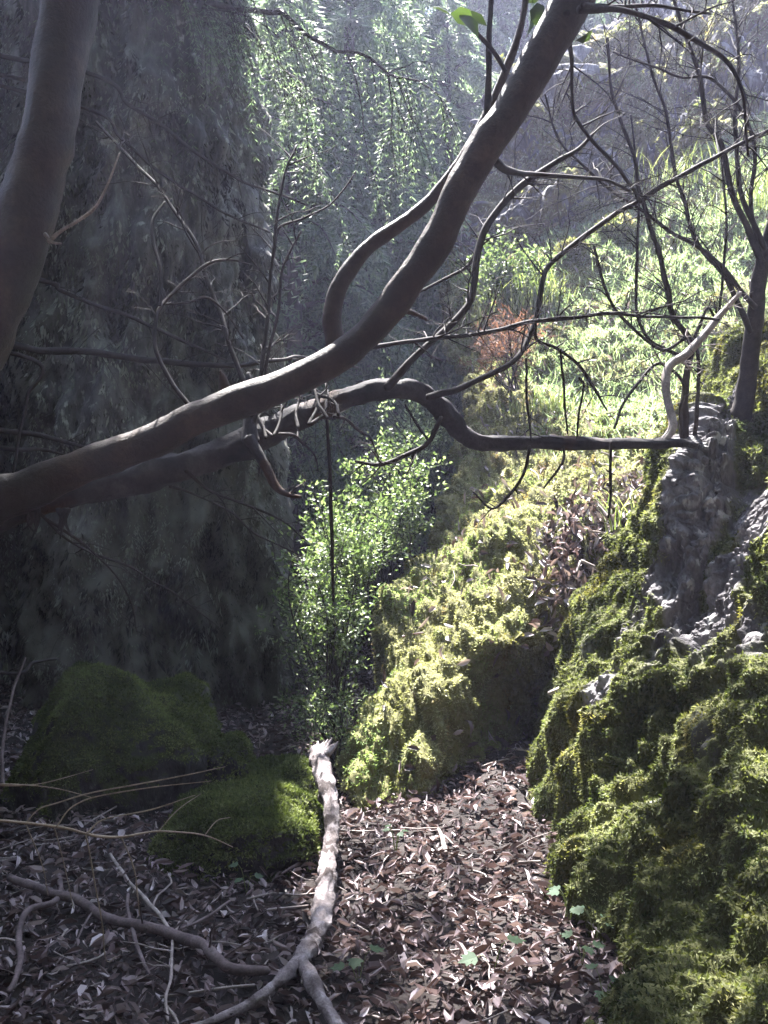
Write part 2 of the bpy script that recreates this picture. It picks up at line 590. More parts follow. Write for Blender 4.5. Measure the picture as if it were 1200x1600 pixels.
tt = np.clip(.45 + 1.0 * fbm(p * np.array([2.6, 2.6, 1.3]), 3) + rng.normal(size=k) * .15, 0, 1)
diamonds(mb, p - n * .01, d, s, .018 + .045 * rng.random(k), .005 + .010 * rng.random(k), tt, .1)
p, n, _ = pick(G, N, 26000, front * np.clip(.1 + 2.2 * fbm(G * np.array([2.2, 2.2, 1.2]) + 60, 3), 0, 1))
k = len(p)
d = unit(n * .4 + rng.normal(size=(k, 3)) * .25 + np.array([0, 0, -1.0]))
diamonds(mb, p, d, unit(np.cross(d, n + rng.normal(size=(k, 3)) * .5)), .04 + .07 * rng.random(k), .012 + .014 * rng.random(k), np.clip(.35 + .9 * fbm(p * 2, 2) + rng.normal(size=k) * .2, 0, 1), .1)
mb.build("moss", M['lichen'], cliff)

# ------------------------------------------------------------------ mossy slope
slope_ctrl = [
    [(590, 1260, 6.2), (535, 1345, 4.5), (612, 1330, 4.5), (710, 1300, 4.75), (810, 1280, 5.15), (900, 1270, 5.5), (1020, 1260, 5.5), (1250, 1250, 5.7)],
    [(592, 1180, 6.3), (546, 1240, 4.75), (630, 1225, 4.7), (700, 1190, 4.9), (800, 1190, 5.6), (880, 1180, 5.75), (1000, 1180, 5.6), (1230, 1180, 5.7)],
    [(605, 1080, 6.6), (560, 1130, 5.15), (640, 1110, 5.05), (720, 1090, 5.0), (800, 1095, 5.5), (880, 1100, 5.75), (1000, 1100, 5.7), (1220, 1100, 5.7)],
    [(625, 980, 7.0), (578, 1030, 5.65), (650, 1000, 5.55), (730, 985, 5.35), (810, 1000, 5.1), (890, 1000, 5.5), (1000, 1000, 5.6), (1210, 1000, 5.8)],
    [(660, 870, 7.4), (608, 935, 6.2), (680, 905, 6.1), (750, 890, 6.0), (830, 890, 5.8), (900, 900, 5.75), (1010, 900, 5.7), (1220, 900, 6.0)],
    [(705, 790, 8.0), (668, 850, 6.9), (740, 810, 6.9), (800, 790, 6.85), (870, 790, 6.6), (950, 800, 6.3), (1080, 800, 6.1), (1300, 780, 6.3)],
    [(740, 700, 8.8), (722, 750, 7.7), (790, 715, 7.8), (850, 700, 7.7), (920, 700, 7.4), (1000, 700, 7.0), (1120, 690, 6.8), (1350, 660, 7.0)],
    [(740, 610, 9.8), (735, 660, 8.7), (800, 620, 8.8), (860, 600, 8.7), (940, 600, 8.5), (1040, 600, 8.0), (1160, 590, 7.7), (1400, 560, 7.8)],
    [(700, 520, 11), (720, 560, 9.8), (790, 520, 9.8), (870, 500, 9.7), (960, 490, 9.5), (1070, 490, 9.0), (1200, 480, 8.6), (1450, 450, 8.6)],
    [(690, 430, 12), (720, 470, 10.8), (800, 425, 10.7), (890, 400, 10.6), (980, 375, 10.5), (1100, 335, 10.4), (1250, 300, 10.1), (1500, 260, 9.8)],
    [(720, 380, 13), (760, 400, 11.9), (830, 360, 11.8), (910, 320, 11.8), (1010, 265, 11.9), (1130, 200, 11.8), (1300, 150, 11.6), (1600, 100, 11.4)],
]
SG, SN = surface(slope_ctrl, 460, 380)
SN = -SN if SN[230, 190, 2] < 0 else SN
q = SG * np.array([1, .8, .8])
dsp = fbm(q * 1.1 + 7, 3) * .20 + np.abs(fbm(q * 2.6, 2)) * .09 + np.abs(fbm(SG * np.array([9, 3.4, 3.4]), 2)) * .12 + np.abs(fbm(SG * np.array([18, 8, 8.]), 2)) * .045 - .08
dsp[:, :20] *= np.linspace(.3, 1, 20)
SG = SG + SN * dsp[..., None]
SN = grid_normals(SG)
SN = -SN if SN[230, 190, 2] < 0 else SN
sl = MB().add(SG, grid_faces(460, 380)).build("mossy_slope", M['slope'], extra={"mossy": np.ones(460 * 380)})
tag(sl, "steep bank covered in sunlit golden moss, rising behind the leafy path", "slope", kind='structure')

vv, uu = np.meshgrid(np.linspace(0, 10, 460), np.linspace(0, 7, 380), indexing='ij')   # control row / column of every grid point
# moss: thick on the lower bank and the crest, thinning where leaves and herbs take over
debris = np.exp(-(((uu - 5.2) / .9) ** 2 + ((vv - 4.2) / 1.0) ** 2))
herbz = np.clip((vv - 5.6) / 1.2, 0, 1) * np.clip((uu - 2.3 + .8 * fbm(SG * 1.2, 2)) / .8, 0, 1)
mm = np.clip(1.2 - debris * 1.0 - herbz * .45, 0.05, 1)
mb = MB()
p, n, _ = pick(SG, SN, 520000, mm)
moss(mb, p, n, .020, .0075, .6, .85, 2.2)
ms = mb.build("moss", M['moss_gold'])
tag(ms, "golden green feather moss covering the sunlit bank", "moss", kind='stuff')
mb = MB()
p, n, _ = pick(SG, SN, 120000, herbz ** 1.5 * np.clip(.5 + 2.2 * fbm(SG * 1.7 + 30, 3), .05, 1))
k = len(p)
d = unit(n * .6 + rng.normal(size=(k, 3)) * .7 + np.array([0, -.2, .1]))
diamonds(mb, p + n * .015 * rng.random((k, 1)), d, unit(np.cross(d, rng.normal(size=(k, 3)))), .016 + .03 * rng.random(k) ** 2, .007 + .010 * rng.random(k),
         np.clip(.55 + .55 * fbm(p * 1.5, 2) + rng.normal(size=k) * .2, 0, 1), .08)
p, n, _ = pick(SG, SN, 9000, herbz)
k = len(p)
d = unit(n * .5 + rng.normal(size=(k, 3)) * .45 + np.array([-.1, -.3, .5]))
diamonds(mb, p, d, unit(np.cross(d, rng.normal(size=(k, 3)))), .06 + .14 * rng.random(k), .005 + .004 * rng.random(k), np.clip(.6 + rng.normal(size=k) * .25, 0, 1), .15)
tag(mb.build("ground_cover", M['herb']), "pale green low leafy ground cover on the upper bank", "ground cover", kind='stuff')
# dry leaves lying on the bank
mb = MB()
p, n, _ = pick(SG, SN, 2600, np.clip(debris * 1.3 - .15, 0, 1) + .02 * (uu > 1.5))
k = len(p)
d = rng.normal(size=(k, 3))
d = unit(d - (d * n).sum(1, keepdims=True) * n)
leaves(mb, p + n * (.01 + .03 * rng.random((k, 1))), unit(d + n * .3), unit(n + rng.normal(size=(k, 3)) * .5), .06 + .06 * rng.random(k), .02 + .02 * rng.random(k),
       rng.random(k), rng.normal(size=k) * .3, .3)
tag(mb.build("bank_leaf_litter", M['litter']), "dry brown leaves caught on the mossy bank", "leaf litter", kind='stuff')

mb = MB()
tp, tn, _ = pick(SG, SN, 260, np.clip((vv - 3.2) / 1.5, 0, 1) * (uu > 1.2))
for a_, n_ in zip(tp, tn):
    L = .12 + .35 * random.random() ** 2
    u_ = rng.normal(size=3)
    u_ = unit(u_ - (u_ @ n_) * n_ * .9)
    q = a_ + n_ * .03 + u_ * np.linspace(-.5, .5, 4)[:, None] * L + rng.normal(size=(4, 3)) * L * .06
    tube(mb, q, np.array([.005, .004, .003, .002]) * (.6 + random.random()), 5, 7)
tag(mb.build("bank_twig_litter", M['paletwig']), "dead bleached twigs strewn over the mossy bank", "twig litter", kind='stuff')

# ------------------------------------------------------------------ upper rock face behind the slope
ctrl = [
    [(740, 440, 12.6), (762, 430, 11.9), (830, 400, 11.6), (910, 370, 11.5), (1010, 330, 11.5), (1130, 290, 11.4), (1300, 250, 11.2), (1600, 200, 11)],
    [(765, 330, 12.8), (785, 330, 12.1), (840, 310, 11.9), (915, 285, 12.0), (1010, 245, 12.3), (1130, 190, 12.3), (1300, 130, 12.2), (1600, 80, 12)],
    [(785, 240, 13.1), (808, 240, 12.4), (860, 225, 12.3), (925, 200, 12.6), (1010, 170, 13.0), (1130, 110, 13.1), (1300, 40, 13), (1600, -10, 12.8)],
    [(815, 180, 13.6), (838, 165, 12.9), (880, 120, 12.9), (940, 95, 13.4), (1020, 85, 13.9), (1130, 20, 14), (1300, -80, 14), (1600, -150, 14)],
    [(840, 190, 15.4), (855, 180, 15.2), (890, 135, 15.5), (950, 105, 15.8), (1030, 95, 16.2), (1150, 25, 16.3), (1320, -90, 16.3), (1620, -160, 16.3)],
]
G, N = surface(ctrl, 340, 420)
N = -N if N[140, 210, 1] > 0 else N
q = G * np.array([1, 1, .45])
G = G + N * (fbm(G * np.array([1.6, 1.6, 1.9]) + 3, 3) * .50 + ridged(q * 1.6, 3) * .18 + fbm(q * 6, 2) * .06 + np.minimum(worley(G * np.array([2.6, 2.6, 1.1]) + 2)[1] - worley(G * np.array([2.6, 2.6, 1.1]) + 2)[0], .25) * .5 + fbm(G * np.array([12, 12, 5.]), 2) * .04)[..., None]
N = grid_normals(G)
N = -N if N[140, 210, 1] > 0 else N
mk = np.clip(.56 + 1.5 * fbm(G * 1.3 + 8, 3) + 1.3 * np.clip(N[..., 2], 0, 1) - .15, 0, 1)
rf = thing("rock_bluff", (2.5, 12, 3.5), "grey lavender rock bluff with moss ledges above the mossy bank", "bluff")
MB().add(G, grid_faces(340, 420)).build("rock_face", M['bluff'], rf, extra={"mossy": mk.ravel()})
mb = MB()
p, n, _ = pick(G, N, 80000, np.clip(mk * 1.6 - .6, 0, 1))
moss(mb, p, n, .055, .022, .6, .7, 1.2)
mb.build("moss", M['moss_gold'], rf)

# ------------------------------------------------------------------ mossy outcrop on the right
ctrl = [
    [(880, 1290, 5.6), (850, 1270, 4.75), (885, 1400, 3.75), (945, 1560, 2.95), (985, 1680, 2.62), (1060, 1800, 2.35), (1250, 1950, 2.1), (1600, 2100, 1.9)],
    [(890, 1200, 5.6), (868, 1215, 4.72), (900, 1320, 3.85), (960, 1450, 3.25), (1020, 1540, 2.85), (1100, 1600, 2.5), (1270, 1650, 2.2), (1600, 1700, 1.9)],
    [(905, 1110, 5.7), (880, 1130, 4.7), (925, 1200, 4.1), (990, 1290, 3.6), (1060, 1350, 3.25), (1130, 1380, 2.95), (1270, 1400, 2.6), (1600, 1400, 2.2)],
    [(930, 1030, 5.7), (905, 1050, 4.7), (955, 1090, 4.3), (1010, 1130, 4.0), (1070, 1160, 3.75), (1150, 1180, 3.4), (1280, 1180, 3.1), (1600, 1150, 2.6)],
    [(975, 935, 5.8), (950, 950, 4.75), (990, 965, 4.5), (1040, 990, 4.35), (1095, 1010, 4.2), (1160, 1010, 3.9), (1290, 980, 3.5), (1600, 900, 3.0)],
    [(1055, 830, 5.9), (1030, 840, 4.75), (1055, 850, 4.5), (1090, 860, 4.4), (1130, 860, 4.33), (1180, 850, 4.2), (1300, 780, 3.9), (1600, 650, 3.6)],
    [(1100, 720, 6.0), (1078, 715, 4.8), (1096, 725, 4.58), (1120, 735, 4.5), (1150, 730, 4.46), (1200, 710, 4.4), (1300, 640, 4.2), (1600, 500, 4.0)],
    [(1140, 625, 6.1), (1125, 625, 5.1), (1140, 640, 4.9), (1160, 640, 4.85), (1185, 630, 4.85), (1225, 600, 4.85), (1320, 520, 4.8), (1600, 400, 4.5)],
    [(1180, 560, 6.4), (1185, 560, 5.8), (1195, 562, 5.6), (1205, 560, 5.5), (1220, 552, 5.5), (1260, 530, 5.5), (1350, 450, 5.5), (1620, 330, 5.4)],
]
OG, ON = surface(ctrl, 640, 480)
ON = -ON if ON[230, 240, 1] > 0 else ON
q = OG * np.array([1.1, 1.1, .5])
dsp = fbm(OG * np.array([1.7, 1.7, .6]) + 4, 2) * .22 + ridged(OG * np.array([3.4, 3.4, 1.0]) + 2, 2) * .06 + fbm(OG * np.array([7, 7, 2.2]), 2) * .09 + np.abs(fbm(OG * np.array([15, 15, 6.]), 2)) * .05
vv, uu = np.meshgrid(np.linspace(0, 8, 640), np.linspace(0, 7, 480), indexing='ij')
bare = np.exp(-(((uu - 2.6) / 1.15) ** 4 + ((vv - 5.7) / 1.7) ** 4)) * 1.25 + np.exp(-(((uu - 5.0) / .8) ** 2 + ((vv - 4.6) / 1.0) ** 2)) + .8 * np.exp(-(((uu - 2.1) / .45) ** 2 + ((vv - 3.4) / .8) ** 2))
wq = OG + .06 * np.stack([fbm(OG * 6 + k_, 2) for k_ in (0, 20, 50)], -1)
a1, a2 = worley(wq * np.array([7, 7, 3.6]) + 3)
b1, b2 = worley(wq * np.array([17, 17, 11.]) + 8)
crag = np.minimum(a2 - a1, .2) * .13 + np.minimum(b2 - b1, .22) * .06 + ridged(OG * np.array([6, 6, 1.6]), 3) * .04 + fbm(OG * np.array([26, 26, 16.]), 3) * .022 + ridged(OG * np.array([3.2, 3.2, .8]) + 6, 2) * .06 - .07
bm = np.clip(bare, 0, 1)
OG = OG + ON * (dsp * (1 - .4 * bm) + crag * bm)[..., None]
ON = grid_normals(OG)
ON = -ON if ON[230, 240, 1] > 0 else ON
om = np.clip(1.08 - bare + .9 * fbm(OG * np.array([3, 3, 1.6]) + 5, 4), 0, 1)
oc = thing("rock_outcrop", (1.4, 4, 0), "bulging rock outcrop beside the leafy path, bare craggy grey above and thick moss below", "rock")
MB().add(OG, grid_faces(640, 480)).build("rock_body", M['outcrop'], oc, smooth=False, extra={"mossy": om.ravel()})
mb = MB()
p, n, _ = pick(OG, ON, 400000, np.clip(om * 1.7 - .65, 0, 1) * (uu > .1))
moss(mb, p, n, .018, .0062, .6, .8, 3.0)
mb.build("moss", M['moss_green'], oc)

# ------------------------------------------------------------------ boulders


def boulder(name, c, rx, ry, rz, seed, label, dens, bare_=.35):
    nr, nc = 150, 220
    th = np.linspace(1e-3, np.pi - 1e-3, nr)[:, None]
    ph = np.linspace(0, 2 * np.pi, nc, endpoint=False)[None, :]
    D = np.stack([np.sin(th) * np.cos(ph), np.sin(th) * np.sin(ph), np.cos(th) + 0 * ph], -1)
    D = np.sign(D) * np.abs(D) ** .82
    r = 1 + .20 * fbm(D * 1.25 + seed, 2) + .05 * ridged(D * 2.6 + seed, 2) + .03 * fbm(D * 9 + seed, 2)
    G = D * r[..., None] * np.array([rx, ry, rz]) + np.array(c)
    N = np.cross(np.roll(G, -1, 1) - np.roll(G, 1, 1), np.gradient(G, axis=0))
    N = unit(N)
    if (N * D).sum() < 0:
        N = -N
    o = thing(name, (c[0], c[1], 0), label, "boulder", "mossy boulders")
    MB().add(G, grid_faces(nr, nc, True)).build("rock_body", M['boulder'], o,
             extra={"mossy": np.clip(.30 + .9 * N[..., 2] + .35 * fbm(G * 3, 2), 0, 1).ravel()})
    mb = MB()
    p, n, _ = pick(G, N, dens, np.clip(bare_ + 1.1 * N[..., 2] + .5 * fbm(G * 3, 2), 0.0, 1) ** 1.3)  # moss kept to the tops so crowns look lit above dark fronts
    moss(mb, p, n, .019, .007, .3, .8, 4)
    mb.build("moss", M['moss_deep'], o)
    return o


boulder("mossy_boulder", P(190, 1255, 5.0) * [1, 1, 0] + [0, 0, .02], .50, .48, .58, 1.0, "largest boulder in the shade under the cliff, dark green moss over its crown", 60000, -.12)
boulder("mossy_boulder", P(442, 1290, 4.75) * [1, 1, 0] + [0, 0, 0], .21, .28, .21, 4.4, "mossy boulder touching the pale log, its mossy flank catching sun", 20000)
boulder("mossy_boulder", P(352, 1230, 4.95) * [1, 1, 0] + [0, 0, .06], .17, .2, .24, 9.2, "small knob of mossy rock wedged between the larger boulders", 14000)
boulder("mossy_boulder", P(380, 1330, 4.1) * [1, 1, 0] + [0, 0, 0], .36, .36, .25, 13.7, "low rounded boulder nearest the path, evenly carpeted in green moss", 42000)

# ------------------------------------------------------------------ leaf litter on the path
mb = MB()
k = 56000
y = 1.9 + 6.8 * rng.random(k) ** 1.05
x = (rng.random(k) - .5) * (1.15 * y + 1.2)
z = ground_z(x, y)
p = np.stack([x, y, z + .004 + .045 * rng.random(k) ** 2], -1)
a = rng.random(k) * 2 * np.pi
d = unit(np.stack([np.cos(a), np.sin(a), rng.normal(size=k) * .35], -1))
n = unit(np.stack([rng.normal(size=k) * .6, rng.normal(size=k) * .6, np.ones(k)], -1))
L = .028 + .055 * rng.random(k) ** 1.5
leaves(mb, p, d, n, L, L * (.16 + .30 * rng.random(k) ** 1.3), np.clip(rng.beta(1.1, 1.5, k), 0, 1), rng.normal(size=k) * .45, .25 + .4 * rng.random(k))
tag(mb.build("leaf_litter", M['litter'], smooth=False), "dry curled brown leaves carpeting the path and hollow", "leaf litter", kind='stuff')
mb = MB()
for _ in range(300):
    y0 = 2.0 + 4.2 * random.random()
    x0 = (random.random() - .5) * (1.1 * y0 + .8)
    L = .08 + .25 * random.random() ** 2
    a = random.random() * math.pi
    s = np.linspace(-.5, .5, 4)
    q = np.stack([x0 + np.cos(a) * L * s, y0 + np.sin(a) * L * s, s * 0], -1) + rng.normal(size=(4, 3)) * L * .05
    q[:, 2] = ground_z(q[:, 0], q[:, 1]) + .02 + .03 * random.random()
    tube(mb, q, np.full(4, .002 + .003 * random.random()), 5, 7)
tag(mb.build("twig_litter", M['paletwig']), "small broken twigs strewn among the dry leaves", "twig litter", kind='stuff')

# ------------------------------------------------------------------ arbutus tree: trunk and the two long limbs
def branch(parent, pl, d0, d1, mat, name="branch", seg=8, tw=0, tl=.25, amp=.012, droop=.15, bump=.16, label=None, trad=.0028, depth=2, up=.3, groove=0.0):
    pts, rad = pix(pl, d0, d1)
    m = max(8, len(pl) * 4)
    rr = catmull(rad[:, None], m)[:, 0]
    q = wiggle(pts, amp, m)
    mb = MB()
    p, r = tube(mb, q, rr, seg, m * 2, bump, groove=groove)
    if tw:
        twigs(mb, p, r, tw, tl, droop, trad, depth=depth, up=up)
    o = mb.build(name, mat, parent)
    if label:
        o["label"] = label
    return o


arb = thing("arbutus_tree", (-1.15, 2.35, 0), "smooth brown arbutus tree leaning in close, its long limbs crossing the whole view", "tree")
branch(arb, [(160, -420, 74), (128, -150, 80), (110, 0, 85), (76, 200, 80), (50, 300, 85), (22, 400, 92), (-25, 500, 96), (-70, 610, 104), (-115, 780, 128), (-140, 1000, 140), (-160, 1300, 150), (-190, 1700, 190)],
       2.4, 2.4, M['arbutus'], "trunk", 22, amp=.010, bump=.12)
limb = branch(arb, [(-130, 860, 100, 2.4), (-60, 812, 86), (0, 780, 72), (70, 757, 60), (150, 724, 54), (250, 684, 54), (350, 637, 53), (450, 599, 50), (520, 565, 48), (575, 518, 48), (620, 466, 49),
                    (655, 418, 50), (685, 368, 51), (715, 305, 52), (755, 237, 54), (800, 168, 56), (845, 90, 59), (888, 15, 63), (930, -70, 66), (1010, -260, 68), (1060, -420, 60)],
              2.4, 1.95, M['arbutus'], "limb", 22, amp=.010, bump=.13)
branch(limb, [(524, 540, 34), (519, 505, 30), (523, 470, 28), (542, 428, 26), (575, 387, 24), (620, 352, 22), (660, 322, 20), (700, 282, 18), (735, 232, 18), (762, 180, 17), (790, 112, 15), (812, 50, 12), (822, -10, 10), (830, -120, 9)],
       2.3, 2.2, M['arbutus'], amp=.006, seg=12)
branch(limb, [(760, 185, 12), (764, 120, 11), (764, 60, 9), (770, 0, 8), (775, -90, 6)], 2.2, 2.15, M['twig'])
branch(limb, [(790, 112, 8), (765, 75, 7), (740, 45, 6), (722, 12, 5)], 2.18, 2.15, M['twig'])
branch(limb, [(352, 610, 20), (348, 590, 12), (344, 580, 4)], 2.33, 2.3, M['arbutus'], amp=.002)
branch(limb, [(905, 15, 14), (980, 20, 9), (1050, 36, 9), (1100, 66, 8), (1150, 112, 7), (1166, 166, 5), (1170, 240, 4)], 1.95, 2.3, M['twig'], tw=15, tl=.16)
branch(limb, [(910, 8, 10), (960, 14, 7), (1035, 6, 6), (1110, 20, 4)], 1.93, 2.2, M['twig'], tw=8, tl=.14)
branch(limb, [(772, 250, 14), (800, 268, 11), (850, 272, 7), (940, 282, 6), (985, 300, 5)], 2.15, 2.7, M['twig'], tw=11, tl=.15)
branch(limb, [(612, 480, 16), (640, 487, 9), (665, 498, 6)], 2.3, 2.4, M['arbutus'], amp=.002)
branch(limb, [(545, 545, 12), (580, 540, 8), (640, 532, 7), (700, 527, 7), (780, 515, 7), (845, 500, 7), (930, 495, 6), (1015, 495, 5), (1120, 501, 4)], 2.35, 3.0, M['twig'], tw=30, tl=.2)
branch(limb, [(885, 20, 12), (888, 90, 7), (897, 165, 6), (922, 215, 6), (980, 282, 6), (1000, 312, 6)], 1.98, 2.9, M['twig'], tw=17, tl=.16)

limbd = branch(arb, [(-80, 830, 70), (0, 800, 58), (60, 785, 50), (130, 768, 44), (200, 752, 45), (260, 736, 46), (310, 720, 43), (360, 701, 44), (400, 684, 48), (450, 661, 39), (500, 640, 36), (550, 621, 33), (600, 610, 31), (640, 608, 31),
                     (672, 622, 31), (700, 653, 31), (726, 680, 29), (762, 692, 25), (820, 691, 21), (880, 690, 20), (950, 692, 19), (1020, 692, 17), (1062, 692, 13), (1084, 694, 9)],
               2.38, 3.1, M['deadwood'], "limb", 20, amp=.008, bump=.2, groove=.35, label="grey dead lower limb, kinked and splintered")
branch(limbd, [(1035, 692, 13), (1050, 668, 14), (1046, 640, 14), (1040, 605, 14), (1046, 572, 14), (1072, 552, 13), (1100, 522, 12), (1130, 487, 10), (1158, 458, 6)], 3.05, 3.3, M['paletwig'], amp=.006, tw=13, tl=.15, label="bleached crooked branch")
branch(limbd, [(388, 684, 22), (400, 705, 18), (414, 728, 15), (430, 760, 12), (450, 773, 8), (470, 776, 5)], 2.5, 2.45, M['deadwood'], amp=.004, tw=4, tl=.08)
branch(limbd, [(392, 690, 28), (388, 650, 20), (392, 615, 14), (388, 585, 10)], 2.52, 2.6, M['deadwood'], amp=.004)
branch(limbd, [(668, 622, 14), (720, 602, 10), (770, 580, 9), (803, 563, 9), (822, 540, 9), (836, 500, 9), (846, 440, 9), (858, 412, 8), (892, 384, 8), (945, 345, 8), (1000, 312, 8), (1060, 275, 8), (1128, 240, 7), (1215, 196, 6)],
       2.72, 3.1, M['twig'], tw=35, tl=.22, depth=2)
branch(limbd, [(604, 608, 16), (640, 565, 11), (680, 530, 11), (715, 498, 11), (736, 472, 11), (742, 440, 11), (745, 405, 11), (755, 365, 12), (772, 335, 12), (800, 302, 11), (830, 278, 11), (870, 252, 9), (905, 233, 7), (930, 205, 5)],
       2.62, 2.75, M['twig'], tw=26, tl=.18, amp=.006)
branch(limbd, [(752, 362, 5), (735, 410, 5), (700, 435, 5), (650, 462, 4)], 2.7, 2.7, M['twig'])
branch(limbd, [(690, 652, 8), (668, 692, 8), (635, 712, 7), (592, 725, 6), (556, 722, 4)], 2.76, 2.7, M['twig'], tw=8, tl=.1)
branch(limbd, [(670, 690, 4), (650, 660, 4), (632, 632, 3)], 2.75, 2.75, M['twig'])
branch(limbd, [(828, 697, 5), (816, 745, 5), (795, 775, 5), (766, 796, 4), (736, 768, 3)], 2.85, 2.85, M['twig'], tw=6, tl=.08)
branch(limbd, [(880, 697, 4), (875, 725, 4), (850, 760, 3)], 2.9, 2.9, M['twig'])
branch(limbd, [(955, 690, 5), (953, 740, 5), (950, 810, 3)], 2.95, 2.95, M['twig'])
branch(limbd, [(836, 500, 6), (840, 530, 6), (870, 542, 5), (902, 566, 5), (925, 600, 5), (946, 640, 3)], 2.85, 2.9, M['twig'], tw=11, tl=.12)
branch(limbd, [(876, 545, 4), (882, 600, 4), (885, 678, 3)], 2.86, 2.9, M['twig'])
branch(limbd, [(822, 560, 4), (826, 620, 4), (828, 690, 3)], 2.86, 2.9, M['twig'], tw=4, tl=.07)
branch(limbd, [(905, 590, 4), (912, 600, 4), (906, 640, 4), (902, 684, 3)], 2.9, 2.95, M['twig'])
# dead shoots rising from the knot on the grey limb
branch(limbd, [(396, 660, 9), (404, 600, 7), (410, 560, 7), (416, 475, 6), (434, 340, 5), (448, 270, 4), (461, 232, 3)], 2.5, 2.7, M['twig'], tw=17, tl=.16)
branch(limbd, [(428, 400, 3), (436, 358, 4), (470, 345, 4), (512, 325, 3), (538, 300, 3), (556, 272, 2)], 2.64, 2.7, M['twig'])
branch(limbd, [(402, 640, 6), (424, 530, 5), (434, 460, 5), (446, 405, 4), (470, 360, 3)], 2.5, 2.6, M['twig'], tw=6, tl=.1)
branch(limbd, [(394, 650, 8), (376, 590, 8), (350, 510, 8), (326, 440, 7), (300, 370, 6), (262, 312, 5), (215, 255, 5), (150, 190, 4)], 2.5, 2.9, M['twig'], tw=26, tl=.2, depth=2)
branch(limbd, [(310, 648, 7), (292, 628, 7), (268, 598, 7), (245, 555, 7), (240, 525, 7), (246, 490, 7), (262, 468, 6), (290, 440, 6), (325, 410, 5), (360, 405, 4), (392, 412, 2)], 2.4, 2.6, M['twig'], amp=.006, tw=8, tl=.12)
branch(limbd, [(250, 478, 5), (252, 430, 5), (242, 380, 5), (242, 345, 5), (260, 316, 4)], 2.48, 2.6, M['twig'])
branch(limbd, [(256, 475, 4), (300, 473, 4), (325, 465, 4), (350, 485, 3), (380, 530, 3)], 2.5, 2.6, M['twig'])
# tangle of broken shoots between the limbs
for k in range(11):
    x0 = 400 + 130 * random.random()
    y0 = 690 - (x0 - 400) * .32
    pts = [(x0, y0, 6)]
    a = random.uniform(-2.6, .6)
    xx, yy = x0, y0
    for s in range(4):
        xx += math.cos(a) * 24
        yy += math.sin(a) * 20 - (4 if s < 2 else -6)
        a += random.uniform(-.9, .9)
        pts.append((xx, yy, 5 - s))
    branch(limbd, pts, 2.52, 2.7, M['twig'], amp=.008, tw=3, tl=.1)
# twigs and red splinters under the junction
branch(limbd, [(60, 800, 6), (100, 840, 4), (150, 868, 4), (200, 888, 4), (240, 908, 3), (290, 940, 3), (335, 975, 2)], 2.4, 3.0, M['twig'], tw=11, tl=.12)
branch(limbd, [(70, 810, 5), (130, 850, 4), (170, 890, 3), (205, 945, 3), (216, 990, 2)], 2.4, 2.8, M['twig'], tw=6, tl=.1)
branch(limbd, [(290, 735, 6), (330, 768, 4), (390, 790, 4), (440, 812, 3), (480, 845, 2)], 2.5, 2.8, M['twig'], tw=8, tl=.1)
branch(limbd, [(265, 760, 5), (310, 775, 3), (360, 800, 3), (400, 835, 3), (470, 870, 2)], 2.5, 2.9, M['twig'], tw=6, tl=.1)
mb = MB()
for k in range(9):
    x0 = 40 + 75 * random.random()
    q, r = pix([(x0, 795, 9), (x0 + random.uniform(-10, 10), 815, 6), (x0 + random.uniform(-14, 14), 822 + 26 * random.random(), 2)], 2.37)
    tube(mb, q, r, 5, 6)
mb.build("splinters", M['deadwood'], arb)
branch(arb, [(76, 378, 8), (95, 362, 6), (125, 345, 5), (150, 325, 5), (168, 290, 4), (186, 240, 3)], 2.35, 2.3, M['paletwig'], amp=.004, label="pale thin snapped twig")
branch(arb, [(70, 365, 6), (82, 378, 5), (96, 380, 3)], 2.35, 2.33, M['paletwig'], amp=.002)
# leaves of the arbutus near the top of the limb
mb = MB()
lp, ldr, ln = [], [], []
for (px, py, d, n) in [(722, 25, 2.15, 4), (820, -5, 2.2, 4), (850, -10, 2.1, 3), (912, 45, 2.05, 1), (770, -60, 2.15, 8), (830, -120, 2.2, 10)]:
    for _ in range(n):
        lp.append(P(px + random.uniform(-18, 18), py + random.uniform(-14, 14), d + random.uniform(-.05, .05)))
        ldr.append((random.uniform(-1, 1), random.uniform(-.6, .6), random.uniform(-1.3, .3)))
        ln.append((random.uniform(-.6, .6), random.uniform(-1, .2), random.uniform(-.2, 1)))
k = len(lp)
leaves(mb, np.array(lp), unit(np.array(ldr)), unit(np.array(ln)), .055 + .035 * rng.random(k), .03 + .02 * rng.random(k), rng.random(k), -.15, .12)
mb.build("foliage", M['bigleaf'], arb)

# ------------------------------------------------------------------ bare shrub on the outcrop
sh = thing("bare_shrub", P(1175, 590, 4.3), "leafless dark shrub rooted on the rock outcrop, its twigs netting the sunny bank", "shrub")
branch(sh, [(1155, 660, 34, 4.75), (1166, 610, 30, 4.72), (1172, 560, 28, 4.6), (1178, 500, 26, 4.45), (1188, 430, 24, 4.3), (1202, 370, 21, 4.2), (1225, 280, 18, 4.1), (1250, 150, 14, 4.0)], 4.3, 3.9, M['twig'], "stem", 12, bump=.12)
branch(sh, [(1190, 410, 12), (1168, 355, 10), (1146, 305, 10), (1128, 230, 9), (1102, 186, 8), (1092, 110, 7), (1070, 50, 6), (1048, -20, 5)], 4.1, 3.6, M['twig'], tw=39, tl=.3, depth=2)
branch(sh, [(1195, 390, 10), (1160, 300, 8), (1150, 200, 7), (1155, 90, 5), (1140, -20, 4)], 4.05, 3.9, M['twig'], tw=30, tl=.3, depth=2)
branch(sh, [(1172, 520, 10), (1140, 440, 8), (1090, 380, 7), (1060, 290, 6), (1040, 180, 5), (1010, 90, 4), (990, 0, 3)], 4.2, 3.8, M['twig'], tw=26, tl=.4, depth=3)
